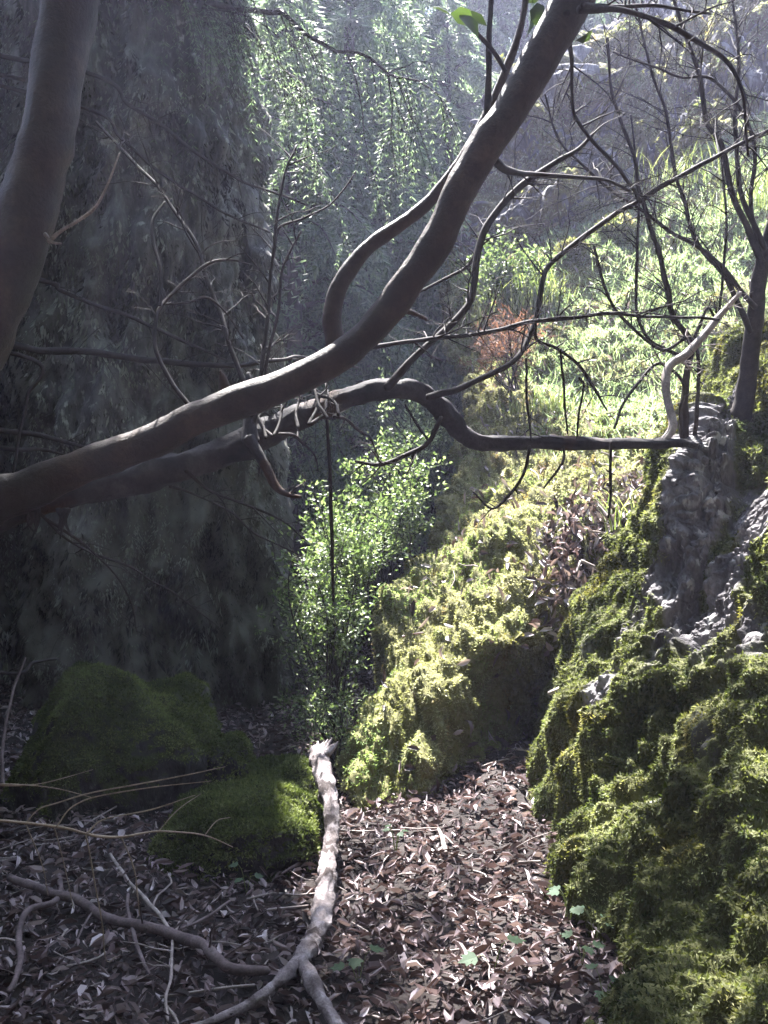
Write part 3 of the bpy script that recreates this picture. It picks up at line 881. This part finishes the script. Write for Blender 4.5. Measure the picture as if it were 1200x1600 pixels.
branch(sh, [(1180, 480, 9), (1120, 410, 7), (1050, 360, 6), (960, 300, 5), (880, 230, 4), (850, 150, 3)], 4.2, 3.4, M['twig'], tw=26, tl=.35, depth=3)
branch(sh, [(1190, 420, 9), (1175, 320, 7), (1180, 220, 6), (1120, 130, 5), (1060, 120, 4), (960, 80, 3)], 4.1, 3.6, M['twig'], tw=24, tl=.4, depth=3)
s2 = thing("bare_sapling", P(1075, 700, 4.2), "thin many-stemmed leafless sapling standing where the grey limb ends", "sapling")
branch(s2, [(1072, 730, 13, 4.68), (1070, 640, 12, 4.50), (1074, 575, 11), (1080, 535, 10), (1056, 498, 9), (1044, 450, 9), (1034, 410, 8), (1018, 360, 8), (1002, 308, 7), (990, 240, 6), (960, 150, 5), (950, 60, 4)], 4.2, 3.6, M['twig'], "stem", 8, tw=39, tl=.3, depth=2)
branch(s2, [(1078, 725, 8, 4.68), (1088, 650, 7, 4.50), (1092, 590, 6), (1080, 530, 6), (1030, 545, 5), (970, 492, 5), (942, 450, 5), (926, 385, 4)], 4.2, 3.7, M['twig'], "stem", 7, tw=22, tl=.2)
branch(s2, [(1070, 715, 7, 4.68), (1062, 650, 6, 4.50), (1068, 600, 5), (1030, 566, 5), (980, 615, 5), (957, 668, 4)], 4.2, 3.9, M['twig'], "stem", 7, tw=13, tl=.18)
branch(s2, [(1076, 560, 6), (1040, 545, 6), (1012, 530, 5), (996, 480, 5), (992, 400, 5), (998, 322, 4), (985, 180, 3)], 4.1, 3.8, M['twig'], "stem", 7, tw=17, tl=.2)
branch(s2, [(1080, 540, 6), (1105, 480, 5), (1120, 500, 4), (1128, 430, 5), (1136, 340, 4), (1120, 200, 3)], 4.1, 4.0, M['twig'], "stem", 7, tw=17, tl=.2)

# ------------------------------------------------------------------ fir beside the camera: dead lower branches, live boughs overhead
def sprays(mbn, mbt, path, count, L, droop, nl, nw, k=9, lo=.1, side=1.0, hang=.6, fan=.75):
    """needle twigs hanging along a bough centreline"""
    m = len(path)
    idx = (m * (lo + (1 - lo) * rng.random(count))).astype(int).clip(1, m - 2)
    t = unit(path[idx + 1] - path[idx - 1])
    st = path[idx]
    sd = unit(np.cross(t, np.array([0, 0, 1.0]))) * np.where(rng.random(count) < .5, -1, 1)[:, None]
    d = unit(t * .6 + sd * side * (.4 + .6 * rng.random((count, 1))) + np.array([0, 0, -hang]) + rng.normal(size=(count, 3)) * .2)
    LL = (L * (.4 + .8 * rng.random(count)) * (1.15 - .6 * idx / m))[:, None]
    s = (np.arange(k) + .5) / k
    pos = st[:, None] + d[:, None] * LL[:, None] * s[None, :, None] + np.array([0, 0, -1.0]) * (droop * LL[:, None] * (s ** 2)[None, :, None])
    tan = unit(d[:, None] + np.array([0, 0, -2.0]) * droop * s[None, :, None])
    tw = rng.random(count)
    for sg in (-1, 1):
        w = unit(np.cross(tan, np.array([0.3, -.9, .25]) + rng.normal(size=tan.shape) * .5))
        nd_ = unit(tan * .75 + w * sg * fan)
        s2_ = unit(np.cross(nd_, rng.normal(size=nd_.shape) * .5 + np.array([0, -.5, 1])))
        q = pos.reshape(-1, 3)
        ln = nl * (.6 + .7 * rng.random(len(q)))
        diamonds(mbn, q, nd_.reshape(-1, 3), s2_.reshape(-1, 3), ln, nw, np.clip(np.repeat(tw, k) * .7 + .3 * rng.random(len(q)), 0, 1), .05)
    if mbt is not None:
        for i in range(0, count, 2):
            tube(mbt, pos[i][[0, k // 2, k - 1]], np.array([.003, .002, .001]), 4, 4, cap=False)


fx, fy = -2.9, 4.6
fir = thing("fir_tree", (fx, fy, 0), "fir tree beyond the left edge, bare dead lower branches and drooping live boughs above", "tree")
mb = MB()
tube(mb, [(fx, fy, -.2), (fx + .03, fy, 2.5), (fx, fy + .05, 5.5), (fx, fy, 9), (fx, fy, 11.5)], [.22, .18, .15, .09, .03], 16, 60, .12, 6)
mb.build("trunk", M['firbark'], fir)


def dead(pl, d0, d1, **kw):
    x0 = pl[0]
    pts, _ = pix(pl, d0, d1)
    zt = pts[0][2] + .15
    tx = 600 + (fx + .1) / fy * FPX
    ty = 800 - (zt - CAMZ) / fy * FPX
    return branch(fir, [(tx, ty, x0[2] * 1.4, fy)] + [(c[0], c[1], c[2], d0 + (d1 - d0) * i / (len(pl) - 1)) for i, c in enumerate(pl)], d0, d1, M['twig'], **kw)


dead([(0, 536, 12), (60, 545, 11), (150, 551, 11), (260, 565, 10), (360, 571, 8), (440, 563, 6), (476, 559, 5), (560, 575, 3)], 4.7, 5.6, tw=18, tl=.35, droop=.3, depth=2)
dead([(55, 436, 8), (100, 455, 7), (200, 495, 6), (300, 540, 5), (350, 562, 3)], 4.7, 5.2, tw=10, tl=.25, droop=.3)
dead([(130, 112, 7), (200, 160, 6), (262, 203, 6), (335, 260, 5), (400, 290, 4), (480, 322, 3)], 4.8, 5.4, tw=16, tl=.3, droop=.4, depth=2)
dead([(120, 165, 6), (190, 215, 5), (240, 262, 5), (330, 322, 4), (420, 365, 3)], 4.9, 5.4, tw=10, tl=.3, droop=.4)
dead([(0, 672, 9), (70, 682, 8), (140, 700, 5), (210, 720, 3)], 4.7, 4.9, tw=6, tl=.2)
dead([(0, 700, 8), (60, 704, 6), (100, 712, 4)], 4.7, 4.9, tw=4, tl=.2)
dead([(0, 118, 7), (50, 128, 5), (90, 160, 3)], 4.7, 4.9, tw=4, tl=.2)
dead([(45, 560, 7), (42, 620, 6), (32, 680, 5), (20, 740, 4)], 4.7, 4.7)
dead([(0, 1050, 6), (50, 1035, 5), (90, 1030, 3)], 4.7, 4.9, tw=5, tl=.2)


def bough(path, r0, count, L, nl=.035, nw=.006, droop=.5, k=10, parent=None, tname="bough", extra=3, hang=.6):
    mbw, mbn = MB(), MB()
    q = wiggle(np.array(path, float), .05, 26)
    p, r = tube(mbw, q, np.linspace(r0, r0 * .2, 26), 6, 40)
    for e in twigs(mbw, p, r, extra * 3, 1.0 * L, .5, .006, .15, 1, 5, 0):
        sprays(mbn, mbw, catmull(e, 12), max(8, count // 12), L * .6, droop, nl, nw, k, hang=hang)
    sprays(mbn, mbw, p, count, L, droop, nl, nw, k, hang=hang)
    o = mbw.build(tname, M['firbark'], parent)
    mbn.build("needles", M['needle'], o)
    return o


tr = lambda z: (fx, fy, z)
bough([tr(6.4), P(250, -45, 5.6), P(325, 0, 5.8), P(435, 25, 6.0), P(500, 65, 6.1), P(600, 105, 6.2), P(700, 152, 6.3)], .03, 130, .75, parent=fir, hang=1.2)
bough([tr(6.0), P(250, -10, 6.0), P(350, 15, 6.3), P(420, 80, 6.4), P(470, 160, 6.5), P(480, 240, 6.5)], .02, 70, .55, parent=fir, hang=1.2)
# boughs above the frame, which shade the near ground
for (a, zz, cnt) in [((.45, 6.7, 6.4), 7.2, 190), ((.25, 6.2, 6.3), 7.0, 200), ((-.6, 7.2, 6.7), 8.2, 120), ((-.2, 5.8, 6.2), 6.7, 190),
                     ((-1.0, 6.6, 6.6), 7.3, 140), ((.9, 6.3, 6.5), 7.4, 110)]:
    a = np.array(a)
    t0 = np.array(tr(zz))
    bough([t0, t0 * .6 + a * .4 + [0, 0, .35], t0 * .25 + a * .75 + [0, 0, .2], a], .028, cnt, .6, nl=.06, nw=.022, parent=fir, k=9)

# ------------------------------------------------------------------ background conifers
def conifer(name, H, R, seed, nb, label, group, dens=1.0, parentloc=(0, 0, 0), nl=.15, nw=.034):
    global rng
    rng = np.random.default_rng(seed)
    o = thing(name, parentloc, label, "tree", group)
    loc = np.array(parentloc, float)
    mbw, mbn = MB(), MB()
    tube(mbw, loc + np.array([(0, 0, -.4), (.04, 0, H * .35), (0, .05, H * .7), (0, 0, H)]), [R * .055, R * .045, R * .03, .01], 10, 30, .1, 5)
    for b in range(nb):
        f = (b + rng.random()) / nb
        z = H * (.06 + .92 * f)
        L = R * (1 - f) ** .75 * (.7 + .5 * rng.random()) + .15
        a = b * 2.4 + rng.random()
        u = np.array([math.cos(a), math.sin(a), 0])
        pts = loc + np.array([u * 0 + [0, 0, z], u * L * .35 + [0, 0, z + .10 * L], u * L * .7 + [0, 0, z - .02 * L], u * L + [0, 0, z - .28 * L]])
        p, r = tube(mbw, pts, [.02 + .012 * L, .015 + .006 * L, .012, .004], 5, 14, cap=False)
        sprays(mbn, None, p, int((10 + 20 * L) * dens), .36 + .30 * L, .42, nl, nw, 9, .1, 1.0, .45, .6)
    mbw.build("trunk", M['firbark'], o)
    mbn.build("crown", M['needle'], o)
    return o


def copy_tree(o, loc, rz, sca, label):
    c = o.copy()
    COL.objects.link(c)
    c.location = loc
    c.rotation_euler = (0, 0, rz)
    c.scale = (sca, sca, sca * random.uniform(.92, 1.08))
    c["label"] = label
    for ch in list(o.children):
        e = ch.copy()
        COL.objects.link(e)
        e.parent = c
    return c


def at_ground(px, d):
    x = (px - 600) / FPX * d
    return (x, d, float(ground_z(x, d)) - .1)


GRP = "conifers beyond the gap"
c1 = conifer("conifer", 8.6, 2.7, 11, 62, "light green drooping conifer filling the gap beside the cliff edge", GRP, 1.0, at_ground(470, 13.5))
c2 = conifer("conifer", 10.5, 2.9, 12, 66, "dark trunked conifer in the middle of the gap", GRP, 1.0, at_ground(590, 16.0))
c3 = conifer("conifer", 7.0, 2.5, 13, 54, "shorter shaggy conifer at the foot of the bluff", GRP, 1.0, at_ground(700, 15.5))
c4 = conifer("conifer", 6.6, 2.0, 21, 60, "nearest small conifer, its sunlit boughs overlapping the cliff edge", GRP, 1.2, at_ground(455, 10.6), .10, .026)
c5 = conifer("conifer", 8.6, 2.2, 22, 64, "slim conifer close behind the nearest small one", GRP, 1.2, at_ground(545, 12.2), .11, .028)
rng = np.random.default_rng(99)
far = [(c1, 380, 17, 1.15), (c2, 500, 20, 1.15), (c3, 640, 20, 1.5), (c1, 740, 22, 1.5), (c2, 820, 20, 1.0), (c1, 900, 19, 1.0), (c3, 1000, 18, 1.3), (c2, 1090, 20, 1.1), (c1, 1220, 19, 1.2),
       (c2, 420, 25, 1.5), (c3, 560, 26, 1.9), (c1, 690, 28, 1.8), (c2, 850, 27, 1.5), (c3, 980, 26, 1.8), (c1, 330, 28, 1.8), (c2, 1130, 28, 1.5)]
for i, (src, px, d, s_) in enumerate(far):
    l_ = at_ground(px, d)
    if px > 760:
        l_ = (l_[0], l_[1], max(l_[2], 5.2))
    copy_tree(src, l_, random.random() * 6.28, s_, "conifer of the hazy green stand closing the gap" if px < 760 else "conifer standing above the rock bluff")

# unseen foliage added round, behind and above the camera to cut sky fill
rng = np.random.default_rng(5)
k = 20000
a = rng.random(k) * math.pi * 1.15 + math.pi * .92
rad_ = 7.0 + 5 * rng.random(k)
p = np.stack([rad_ * np.cos(a), rad_ * np.sin(a), 2.5 + 12 * rng.random(k)], -1)
p[:5000] = np.stack([rng.uniform(-7, 7, 5000), rng.uniform(-8, 2.2, 5000), rng.uniform(8.5, 13, 5000)], -1)
keep = fbm(p * .45, 3) > -.2
p = p[keep]
k = len(p)
mb = MB()
leaves(mb, p, unit(rng.normal(size=(k, 3)) + [0, 0, -.6]), unit(rng.normal(size=(k, 3))), .5 + .4 * rng.random(k), .25 + .2 * rng.random(k), rng.random(k))
tag(mb.build("sky_block_foliage", M['needle']), "unseen foliage added around the camera to block sky light", "woods", kind='stuff')

# ------------------------------------------------------------------ shrubs, ferns and grass in the gap and on the bank
def leafy_shrub(name, base, tips, label, nleaf, L, w, mat, cat="shrub", group=None, spread=.16, stemmat='twig', r0=.008):
    o = thing(name, base, label, cat, group)
    mbw, mbl = MB(), MB()
    base = np.array(base, float)
    P_, D_ = [], []
    per = max(1, nleaf // len(tips))
    for tip in tips:
        tip = np.array(tip, float)
        mid = base * .5 + tip * .5 + rng.normal(size=3) * .08 + np.array([0, 0, .06])
        p, r = tube(mbw, [base + rng.normal(size=3) * .03, mid, tip], [r0, r0 * .6, r0 * .25], 5, 16)
        ends = twigs(mbw, p, r, 9, spread * 1.7, .15, r0 * .4, .3, 1, 4, .3)
        for e in ends:
            m = per // 9 + 1
            f = rng.random(m) ** .7
            idx = (f * (len(e) - 1)).astype(int)
            P_.append(e[idx] + rng.normal(size=(m, 3)) * spread * .14)
            D_.append(np.repeat(unit(e[-1] - e[0])[None], m, 0))
    p = np.concatenate(P_)
    d = unit(np.concatenate(D_) + rng.normal(size=p.shape) * .8)
    n = unit(rng.normal(size=p.shape) * .5 + np.array([-.1, .1, 1.0]))
    k = len(p)
    leaves(mbl, p, d, n, L * (.6 + .7 * rng.random(k)), w * (.6 + .7 * rng.random(k)), np.clip(.5 + rng.normal(size=k) * .25, 0, 1), .1, .12)
    mbw.build("stem", M[stemmat], o)
    mbl.build("foliage", M[mat], o)
    return o


def tips_in(x0, x1, y0, y1, d0, d1, n):
    return [P(random.uniform(x0, x1), random.uniform(y0, y1), random.uniform(d0, d1)) for _ in range(n)]


leafy_shrub("leafy_shrub", P(525, 1120, 5.6), [P(485, 750, 5.6), P(460, 830, 5.5), P(520, 800, 5.7), P(470, 870, 5.5), P(540, 830, 5.7), P(440, 835, 5.4), P(500, 780, 5.6)],
            "slender shrub with sparse sunlit leaves, tallest at the left of the gap", 800, .032, .02, 'shrub', spread=.13)
leafy_shrub("leafy_shrub", P(610, 960, 7.1), tips_in(560, 660, 690, 800, 6.6, 7.4, 13), "dense bright green shrub on the crest of the mossy bank", 3600, .034, .02, 'shrub', spread=.2)
leafy_shrub("leafy_shrub", P(560, 1010, 6.3), tips_in(510, 600, 790, 900, 5.9, 6.7, 12), "leafy shrub below the bright crest shrub, half lit", 3400, .034, .018, 'shrub', spread=.2)
leafy_shrub("leafy_shrub", P(520, 1130, 5.7), tips_in(450, 560, 900, 1030, 5.4, 6.0, 13), "wide leafy shrub hanging over the dark crevice", 3600, .034, .016, 'shrub', spread=.18)
leafy_shrub("leafy_shrub", P(520, 1200, 5.2), tips_in(430, 560, 1050, 1140, 5.0, 5.5, 9), "low straggly shrub behind the top of the pale log", 900, .028, .014, 'shrub', spread=.14)
leafy_shrub("leafy_shrub", P(535, 1210, 5.9), tips_in(480, 560, 1080, 1190, 5.7, 6.6, 10), "low dark shrub in the crevice between log end and mossy bank", 1500, .035, .02, 'shrub', spread=.16)
leafy_shrub("leafy_shrub", P(790, 520, 10.2), tips_in(725, 860, 370, 450, 9.9, 10.6, 12), "yellow green shrub at the foot of the rock bluff", 2200, .06, .035, 'shrub', spread=.25)
leafy_shrub("rusty_bracken", P(800, 610, 8.6), tips_in(755, 840, 505, 570, 8.4, 8.8, 12), "clump of dead rusty brown fronds on the bank", 1400, .07, .01, 'rust', "fern", spread=.2)
leafy_shrub("leafy_shrub", P(660, 760, 8.2), tips_in(570, 720, 600, 700, 7.6, 9.0, 10), "dim thin shrub in the shadow beyond the crest", 900, .035, .02, 'herb', spread=.22)


leafy_shrub("leafy_shrub", P(500, 930, 9.2), tips_in(450, 570, 610, 810, 8.6, 10.2, 14), "large dim shrub deep in the gap beside the cliff edge", 3000, .05, .022, 'shrub', spread=.25)
leafy_shrub("leafy_shrub", P(680, 800, 9.4), tips_in(630, 730, 640, 790, 8.9, 10.0, 12), "dim shrub deep in the gap against the mossy bank", 2400, .05, .022, 'shrub', spread=.25)


def grass_tuft(c, n, h, spr, label, group="grass tufts on the bank"):
    c = np.array(c, float)
    o = thing("grass_tuft", c, label, "grass", group)
    mb = MB()
    b = c + rng.normal(size=(n, 3)) * np.array([spr, spr, .02])
    a = rng.random(n) * 6.28
    out = np.stack([np.cos(a), np.sin(a), 0 * a], -1)
    H = h * (.5 + .7 * rng.random(n))
    w = unit(np.cross(out, [0, 0, 1.0])) * (.004 + .004 * rng.random(n))[:, None]
    lean = (.15 + .6 * rng.random(n))[:, None]
    rows = []
    for s in (0, .35, .7, 1.0):
        cen = b + np.array([0, 0, 1.0]) * (H * (s - .25 * s * s))[:, None] + out * H[:, None] * lean * s * s
        ww = w * (1 - s) ** .6
        rows += [cen - ww, cen + ww]
    V = np.stack(rows, 1)
    i = (np.arange(n) * 8)[:, None]
    F = np.concatenate([i + np.array([[0, 1, 3, 2]]), i + np.array([[2, 3, 5, 4]]), i + np.array([[4, 5, 7, 6]])])
    mb.add(V.reshape(-1, 3), F, np.repeat(rng.random(n), 8))
    mb.build("blades", M['grass'], o)
    return o


def on_slope(px, py):
    """nearest slope point seen at that pixel"""
    sx = 600 + SG[..., 0] / SG[..., 1] * FPX
    sy = 800 - (SG[..., 2] - CAMZ) / SG[..., 1] * FPX
    e = (sx - px) ** 2 + (sy - py) ** 2
    k = np.unravel_index(np.argmin(e), e.shape)
    return SG[k]


for (px, py, n, h, sp, lab) in [(800, 500, 240, .42, .2, "tall grass tuft beneath the yellow green shrub at the bluff foot"),
                                (845, 480, 140, .5, .15, "smaller grass tuft just right of the tall one by the bluff foot"),
                                (1030, 300, 70, .55, .2, "broad bladed grass clump against the bluff behind bare twigs"),
                                (1090, 290, 110, .55, .2, "grass clump in sun at the top of the bank"),
                                (1185, 330, 160, .6, .22, "arching grass clump at the far right below the bluff"),
                                (850, 640, 160, .24, .18, "fine grass tuft in the bright middle of the bank"),
                                (980, 830, 90, .35, .12, "grass among dead leaves near the grey crags")]:
    grass_tuft(on_slope(px, py) - np.array([0, 0, .02]), n, h, sp, lab)

# moss cushions on the bank under the bluff
for (px, py, r, lab) in [(918, 338, .16, "rounded moss cushion, highest under the bluff"), (962, 372, .2, "moss cushion just below and right of the highest one"), (895, 405, .16, "moss cushion lowest on the bank under the bluff")]:
    c = on_slope(px, py) if py > 345 else P(px, py, 11.3)
    th = np.linspace(1e-3, np.pi - 1e-3, 40)[:, None]
    ph = np.linspace(0, 2 * np.pi, 60, endpoint=False)[None]
    D = np.stack([np.sin(th) * np.cos(ph), np.sin(th) * np.sin(ph), np.cos(th) + 0 * ph], -1)
    G = D * (1 + .25 * fbm(D * 2 + px, 3))[..., None] * np.array([r * 1.1, r, r * 1.2]) + c
    o = tag(thing("moss_cushion", c, lab, "moss cushion", "moss cushions under the bluff"))
    MB().add(G, grid_faces(40, 60, True)).build("cushion_body", M['slope'], o, extra={"mossy": np.ones(2400)})
    mb = MB()
    p, n, _ = pick(G, unit(D), 5000)
    moss(mb, p, n, .05, .02, .3, .6, 3)
    mb.build("moss", M['moss_gold'], o)

# ------------------------------------------------------------------ pale log, fallen branch, twigs on the ground
lg = thing("fallen_log", P(470, 1540, 2.95), "pale weathered log with peeling bark, broken end raised and a forked foot, beside the path", "log")
pl = [(492, 1168, 20, 4.35), (498, 1185, 30, 4.3), (505, 1210, 32, 4.2), (515, 1250, 29, 4.05), (518, 1300, 26, 3.88), (512, 1350, 30, 3.65), (506, 1400, 34, 3.45), (500, 1450, 33, 3.27), (488, 1505, 28, 3.08), (470, 1542, 30, 2.97)]
pts, rad = pix(pl, 3)
rad = rad * .88
pts[:, 2] = np.maximum(pts[:, 2], ground_z(pts[:, 0], pts[:, 1]) + .05)
mb = MB()
tube(mb, pts, rad, 22, 150, .22, 16, groove=.55)
# jagged broken end
for k in range(6):
    q, r = pix([(495 + k * 3, 1180, 12, 4.3), (496 + k * 5, 1168, 8, 4.33), (500 + k * 5 + random.uniform(-6, 6), 1172 - 16 * random.random() - k * 1.5, 2, 4.36)], 4.3)
    tube(mb, q, r, 5, 6)
mb.build("trunk", M['log'], lg)
for pl in ([(490, 1490, 26, 3.13), (474, 1535, 25, 2.98), (440, 1545, 20, 2.84), (405, 1570, 16, 2.74), (350, 1595, 13, 2.66), (290, 1620, 8, 2.6)], [(488, 1500, 26, 3.09), (474, 1535, 26, 2.98), (485, 1555, 24, 2.80), (505, 1590, 22, 2.69), (530, 1630, 18, 2.58)]):
    pts, rad = pix(pl, 3)
    pts[:, 2] = ground_z(pts[:, 0], pts[:, 1]) + .055
    mb = MB()
    tube(mb, wiggle(pts, .01, 24), catmull(rad[:, None], 24)[:, 0], 14, 60, .2, groove=.5)
    mb.build("fork", M['log'], lg)

def ground_branch(name, pl, label, mat, cat="branch", tw=0, tl=.2, lift=.0, group=None, seg=9, bump=.15):
    """fallen branch lying on the ground: each pixel is dropped onto the ground sheet"""
    pts, rad = [], []
    for (px, py, w) in pl:
        d = 1.5 * FPX / max(60.0, py - 800)
        for _ in range(4):
            gz = float(ground_z((px - 600) / FPX * d, d)) + lift
            d = (CAMZ - gz) * FPX / max(60.0, py - 800)
        r = w * .5 / FPX * d
        pts.append(P(px, py, d) + np.array([0, 0, .055]))
        rad.append(r)
    pts = np.array(pts)
    o = thing(name, pts[len(pts) // 2], label, cat, group)
    mb = MB()
    m = len(pl) * 4
    p, r = tube(mb, wiggle(pts, .015, m), catmull(np.array(rad)[:, None], m)[:, 0], seg, m * 2, bump)
    if tw:
        twigs(mb, p, r, tw, tl, .1, .004)
    mb.build("wood", M[mat], o)
    return o


ground_branch("fallen_branch", [(15, 1393, 12), (75, 1418, 13), (125, 1430, 15), (165, 1460, 15), (215, 1472, 16), (260, 1480, 17), (300, 1497, 18), (340, 1525, 18), (370, 1540, 17), (415, 1545, 12)],
              "dark crooked fallen branch lying across shaded leaves to the log foot", "fallen", tw=8, tl=.25)
ground_branch("fallen_branch", [(92, 1390, 9), (90, 1430, 10), (45, 1445, 10), (30, 1475, 10), (35, 1525, 10), (10, 1580, 9)], "hooked dark branch on the ground in the lower left corner", "fallen", tw=3)
ground_branch("fallen_stick", [(172, 1355, 5), (225, 1425, 6), (270, 1480, 6), (300, 1500, 5)], "thin straight stick slanting over the crooked fallen branch", "paletwig", "stick")
ground_branch("fallen_stick", [(200, 1420, 5), (200, 1465, 6), (220, 1525, 6), (230, 1550, 4)], "short dark stick pointing down from the crooked branch", "fallen", "stick")
ground_branch("fallen_stick", [(280, 1465, 4), (268, 1510, 5), (265, 1560, 5), (262, 1620, 5)], "pale upright-looking stick near the bottom edge left of the log foot", "paletwig", "stick", tw=3)
ground_branch("fallen_stick", [(360, 1430, 4), (320, 1460, 5), (285, 1475, 4)], "little curved stick between the low boulder and the fallen branch", "fallen", "stick")
ground_branch("fallen_stick", [(500, 1352, 4), (465, 1370, 5), (440, 1385, 3)], "small stick resting against the log by the low boulder", "fallen", "stick")
ground_branch("fallen_stick", [(685, 1315, 5), (692, 1335, 8), (700, 1352, 7)], "short bleached stick on the sunlit leaves of the path", "paletwig", "stick")
mb = MB()
o = thing("broken_stick", P(880, 1070, 4.65), "bleached broken stick poking out of the rock outcrop above the hollow", "stick")
q, r = pix([(858, 1083, 6, 4.5), (885, 1070, 9, 4.6), (905, 1045, 9, 4.75)], 4.6)
tube(mb, q, r, 7, 12, .15)
mb.build("wood", M['paletwig'], o)
for (pl, lab) in [([(905, 890, 5), (935, 905, 6), (965, 925, 5)], "lowest pale twig among the dead leaves on the bank"), ([(930, 800, 4), (965, 840, 6), (1000, 870, 5)], "straight pale twig slanting over the bank by the crags"),
                  ([(920, 845, 3), (980, 850, 4), (1045, 818, 3)], "long thin twig lying level across the bank by the crags")]:
    q = [on_slope(c[0], c[1]) + np.array([0, -.05, .06]) for c in pl]
    o = thing("fallen_twig", q[1], lab, "twig", "twigs on the bank")
    mb = MB()
    p, r = tube(mb, q, np.array([c[2] * .5 / FPX * 5.5 for c in pl]), 6, 14)
    twigs(mb, p, r, 4, .15, .1, .003)
    mb.build("wood", M['paletwig'], o)

# dry straw-coloured spray in the lower left
dt = thing("dry_twig_spray", P(60, 1290, 2.75), "arching straw-coloured dry twig spray in front of the shaded boulder", "twig")
Z5 = lambda *c: [(x / 2, 1000 + y / 2, w * .55) for (x, y, w) in c]
branch(dt, Z5((-200, 560, 9), (0, 565, 8), (100, 575, 8), (200, 590, 8), (290, 612, 8), (380, 615, 7), (480, 598, 6), (560, 600, 5), (640, 610, 4), (728, 648, 3)), 2.6, 3.0, M['straw'], "stem", 6, amp=.004)
for c in [((270, 605, 5), (330, 560, 4), (480, 530, 4), (612, 485, 2)), ((80, 572, 5), (120, 530, 4), (180, 510, 4), (300, 475, 4), (500, 440, 4), (705, 395, 2)), ((175, 585, 5), (230, 520, 4), (350, 480, 4), (660, 440, 2)),
          ((-60, 450, 4), (60, 452, 4), (180, 465, 3), (285, 492, 2)), ((-60, 452, 4), (60, 455, 4), (150, 445, 3), (292, 405, 2)), ((268, 610, 5), (290, 720, 4), (320, 880, 4), (333, 1000, 3), (365, 990, 2)),
          ((380, 618, 4), (420, 720, 4), (430, 790, 4), (437, 862, 3)), ((640, 610, 3), (680, 565, 3), (720, 555, 2)), ((170, 588, 4), (200, 700, 3), (232, 840, 2)), ((80, 575, 4), (130, 700, 3), (150, 800, 2)), ((495, 598, 3), (560, 530, 3), (630, 480, 2))]:
    branch(dt, Z5(*c), 2.72, 2.8, M['straw'], "twig", 5, amp=.003)
lp_ = thing("leaning_stick", P(20, 1220, 3.9), "thin grey leaning stick at the left edge before the cliff foot", "stick")
branch(lp_, [(5, 1230, 5), (8, 1150, 5), (18, 1080, 4), (40, 1030, 3)], 3.9, 4.2, M['fallen'], "wood", 6)
hs = thing("hanging_stick", P(520, 840, 3.2), "dark straight stick hanging down from the grey limb before the shrubs", "stick")
branch(hs, [(510, 640, 5), (516, 740, 6), (519, 840, 6), (521, 938, 4)], 2.7, 2.8, M['twig'], "wood", 7, amp=.004)

# ------------------------------------------------------------------ lobed seedlings on the path
def seedling(c, n, L, label, group):
    c = np.array(c, float)
    o = thing("seedling", c, label, "seedling", group)
    mb, ms_ = MB(), MB()
    for k in range(n):
        a = 6.28 * k / n + random.random()
        tip = c + np.array([math.cos(a) * L * .8, math.sin(a) * L * .8, .06 + .07 * random.random()])
        tube(ms_, [c, (c + tip) / 2 + [0, 0, .03], tip], [.0018, .0015, .001], 4, 6)
        u = unit(np.array([math.cos(a), math.sin(a), -.2]))
        nn = unit(np.array([random.uniform(-.3, .3), random.uniform(-.4, .1), 1]))
        w = np.cross(nn, u)
        pr = [(0, 0), (.05, .28), (.30, .52), (.38, .30), (.68, .40), (.66, .18), (1, 0)]
        out = [tip + u * L * a_ + w * L * b_ + nn * L * .08 * abs(b_) for a_, b_ in pr] + [tip + u * L * a_ - w * L * b_ + nn * L * .08 * abs(b_) for a_, b_ in pr[-2:0:-1]]
        cen = tip + u * L * .4
        m = len(out)
        mb.add(np.array([cen] + out), np.array([[0, 1 + i, 1 + (i + 1) % m] for i in range(m)]), np.full(m + 1, random.random()))
    ms_.build("stem", M['grass'], o)
    mb.build("leaves", M['seedling'], o, smooth=False)


for (px, py, n, L, lab) in [(935, 1400, 4, .085, "lobed seedling topmost against the outcrop foot"), (890, 1455, 4, .08, "lobed seedling left of the others by the outcrop foot"), (930, 1480, 4, .085, "lobed seedling in the middle of the row by the outcrop foot"),
                            (910, 1512, 3, .08, "small lobed seedling under the middle one by the outcrop"), (770, 1540, 2, .11, "single yellowish lobed leaf alone on the shaded path"), (945, 1590, 3, .08, "lobed seedling at the bottom edge by the outcrop"),
                            (600, 1245, 5, .09, "seedling with spread leaves at the foot of the mossy bank"), (618, 1345, 4, .06, "yellow green seedling in the sunlit leaves by the log"), (560, 1545, 3, .09, "dark green seedling on the leaves right of the log foot"),
                            (385, 1395, 3, .07, "seedling at the base of the low boulder"), (700, 1205, 3, .07, "tiny seedling in the dark hollow under the moss")]:
    d = 1.5 * FPX / (py - 800)
    x = (px - 600) / FPX * d
    seedling((x, d, float(ground_z(x, d)) + .01), n, L * .6, lab, "lobed seedlings on the leaf litter")

# ------------------------------------------------------------------ thin forest haze, tinted violet to stand in for lens veil
hb = np.array([(x, y, z) for z in (-3, 42) for y in (-34, 100) for x in (-75, 75)], float)
hm, t, o = new_mat("veil_haze")
vol = t.nodes.new("ShaderNodeVolumePrincipled")
vol.inputs["Color"].default_value = (.69, .69, 1.0, 1)
vol.inputs["Density"].default_value = HAZE
vol.inputs["Anisotropy"].default_value = 0.45
t.links.new(vol.outputs[0], o.inputs["Volume"])
tag(MB().add(hb, np.array([[0, 2, 3, 1], [4, 5, 7, 6], [0, 1, 5, 4], [2, 6, 7, 3], [0, 4, 6, 2], [1, 3, 7, 5]])).build("haze", hm, smooth=False), "thin haze in the gully, its violet tint standing in for lens veil", "haze", kind='stuff')

for ob in bpy.data.objects:
    if "_o" in ob:
        del ob["_o"]
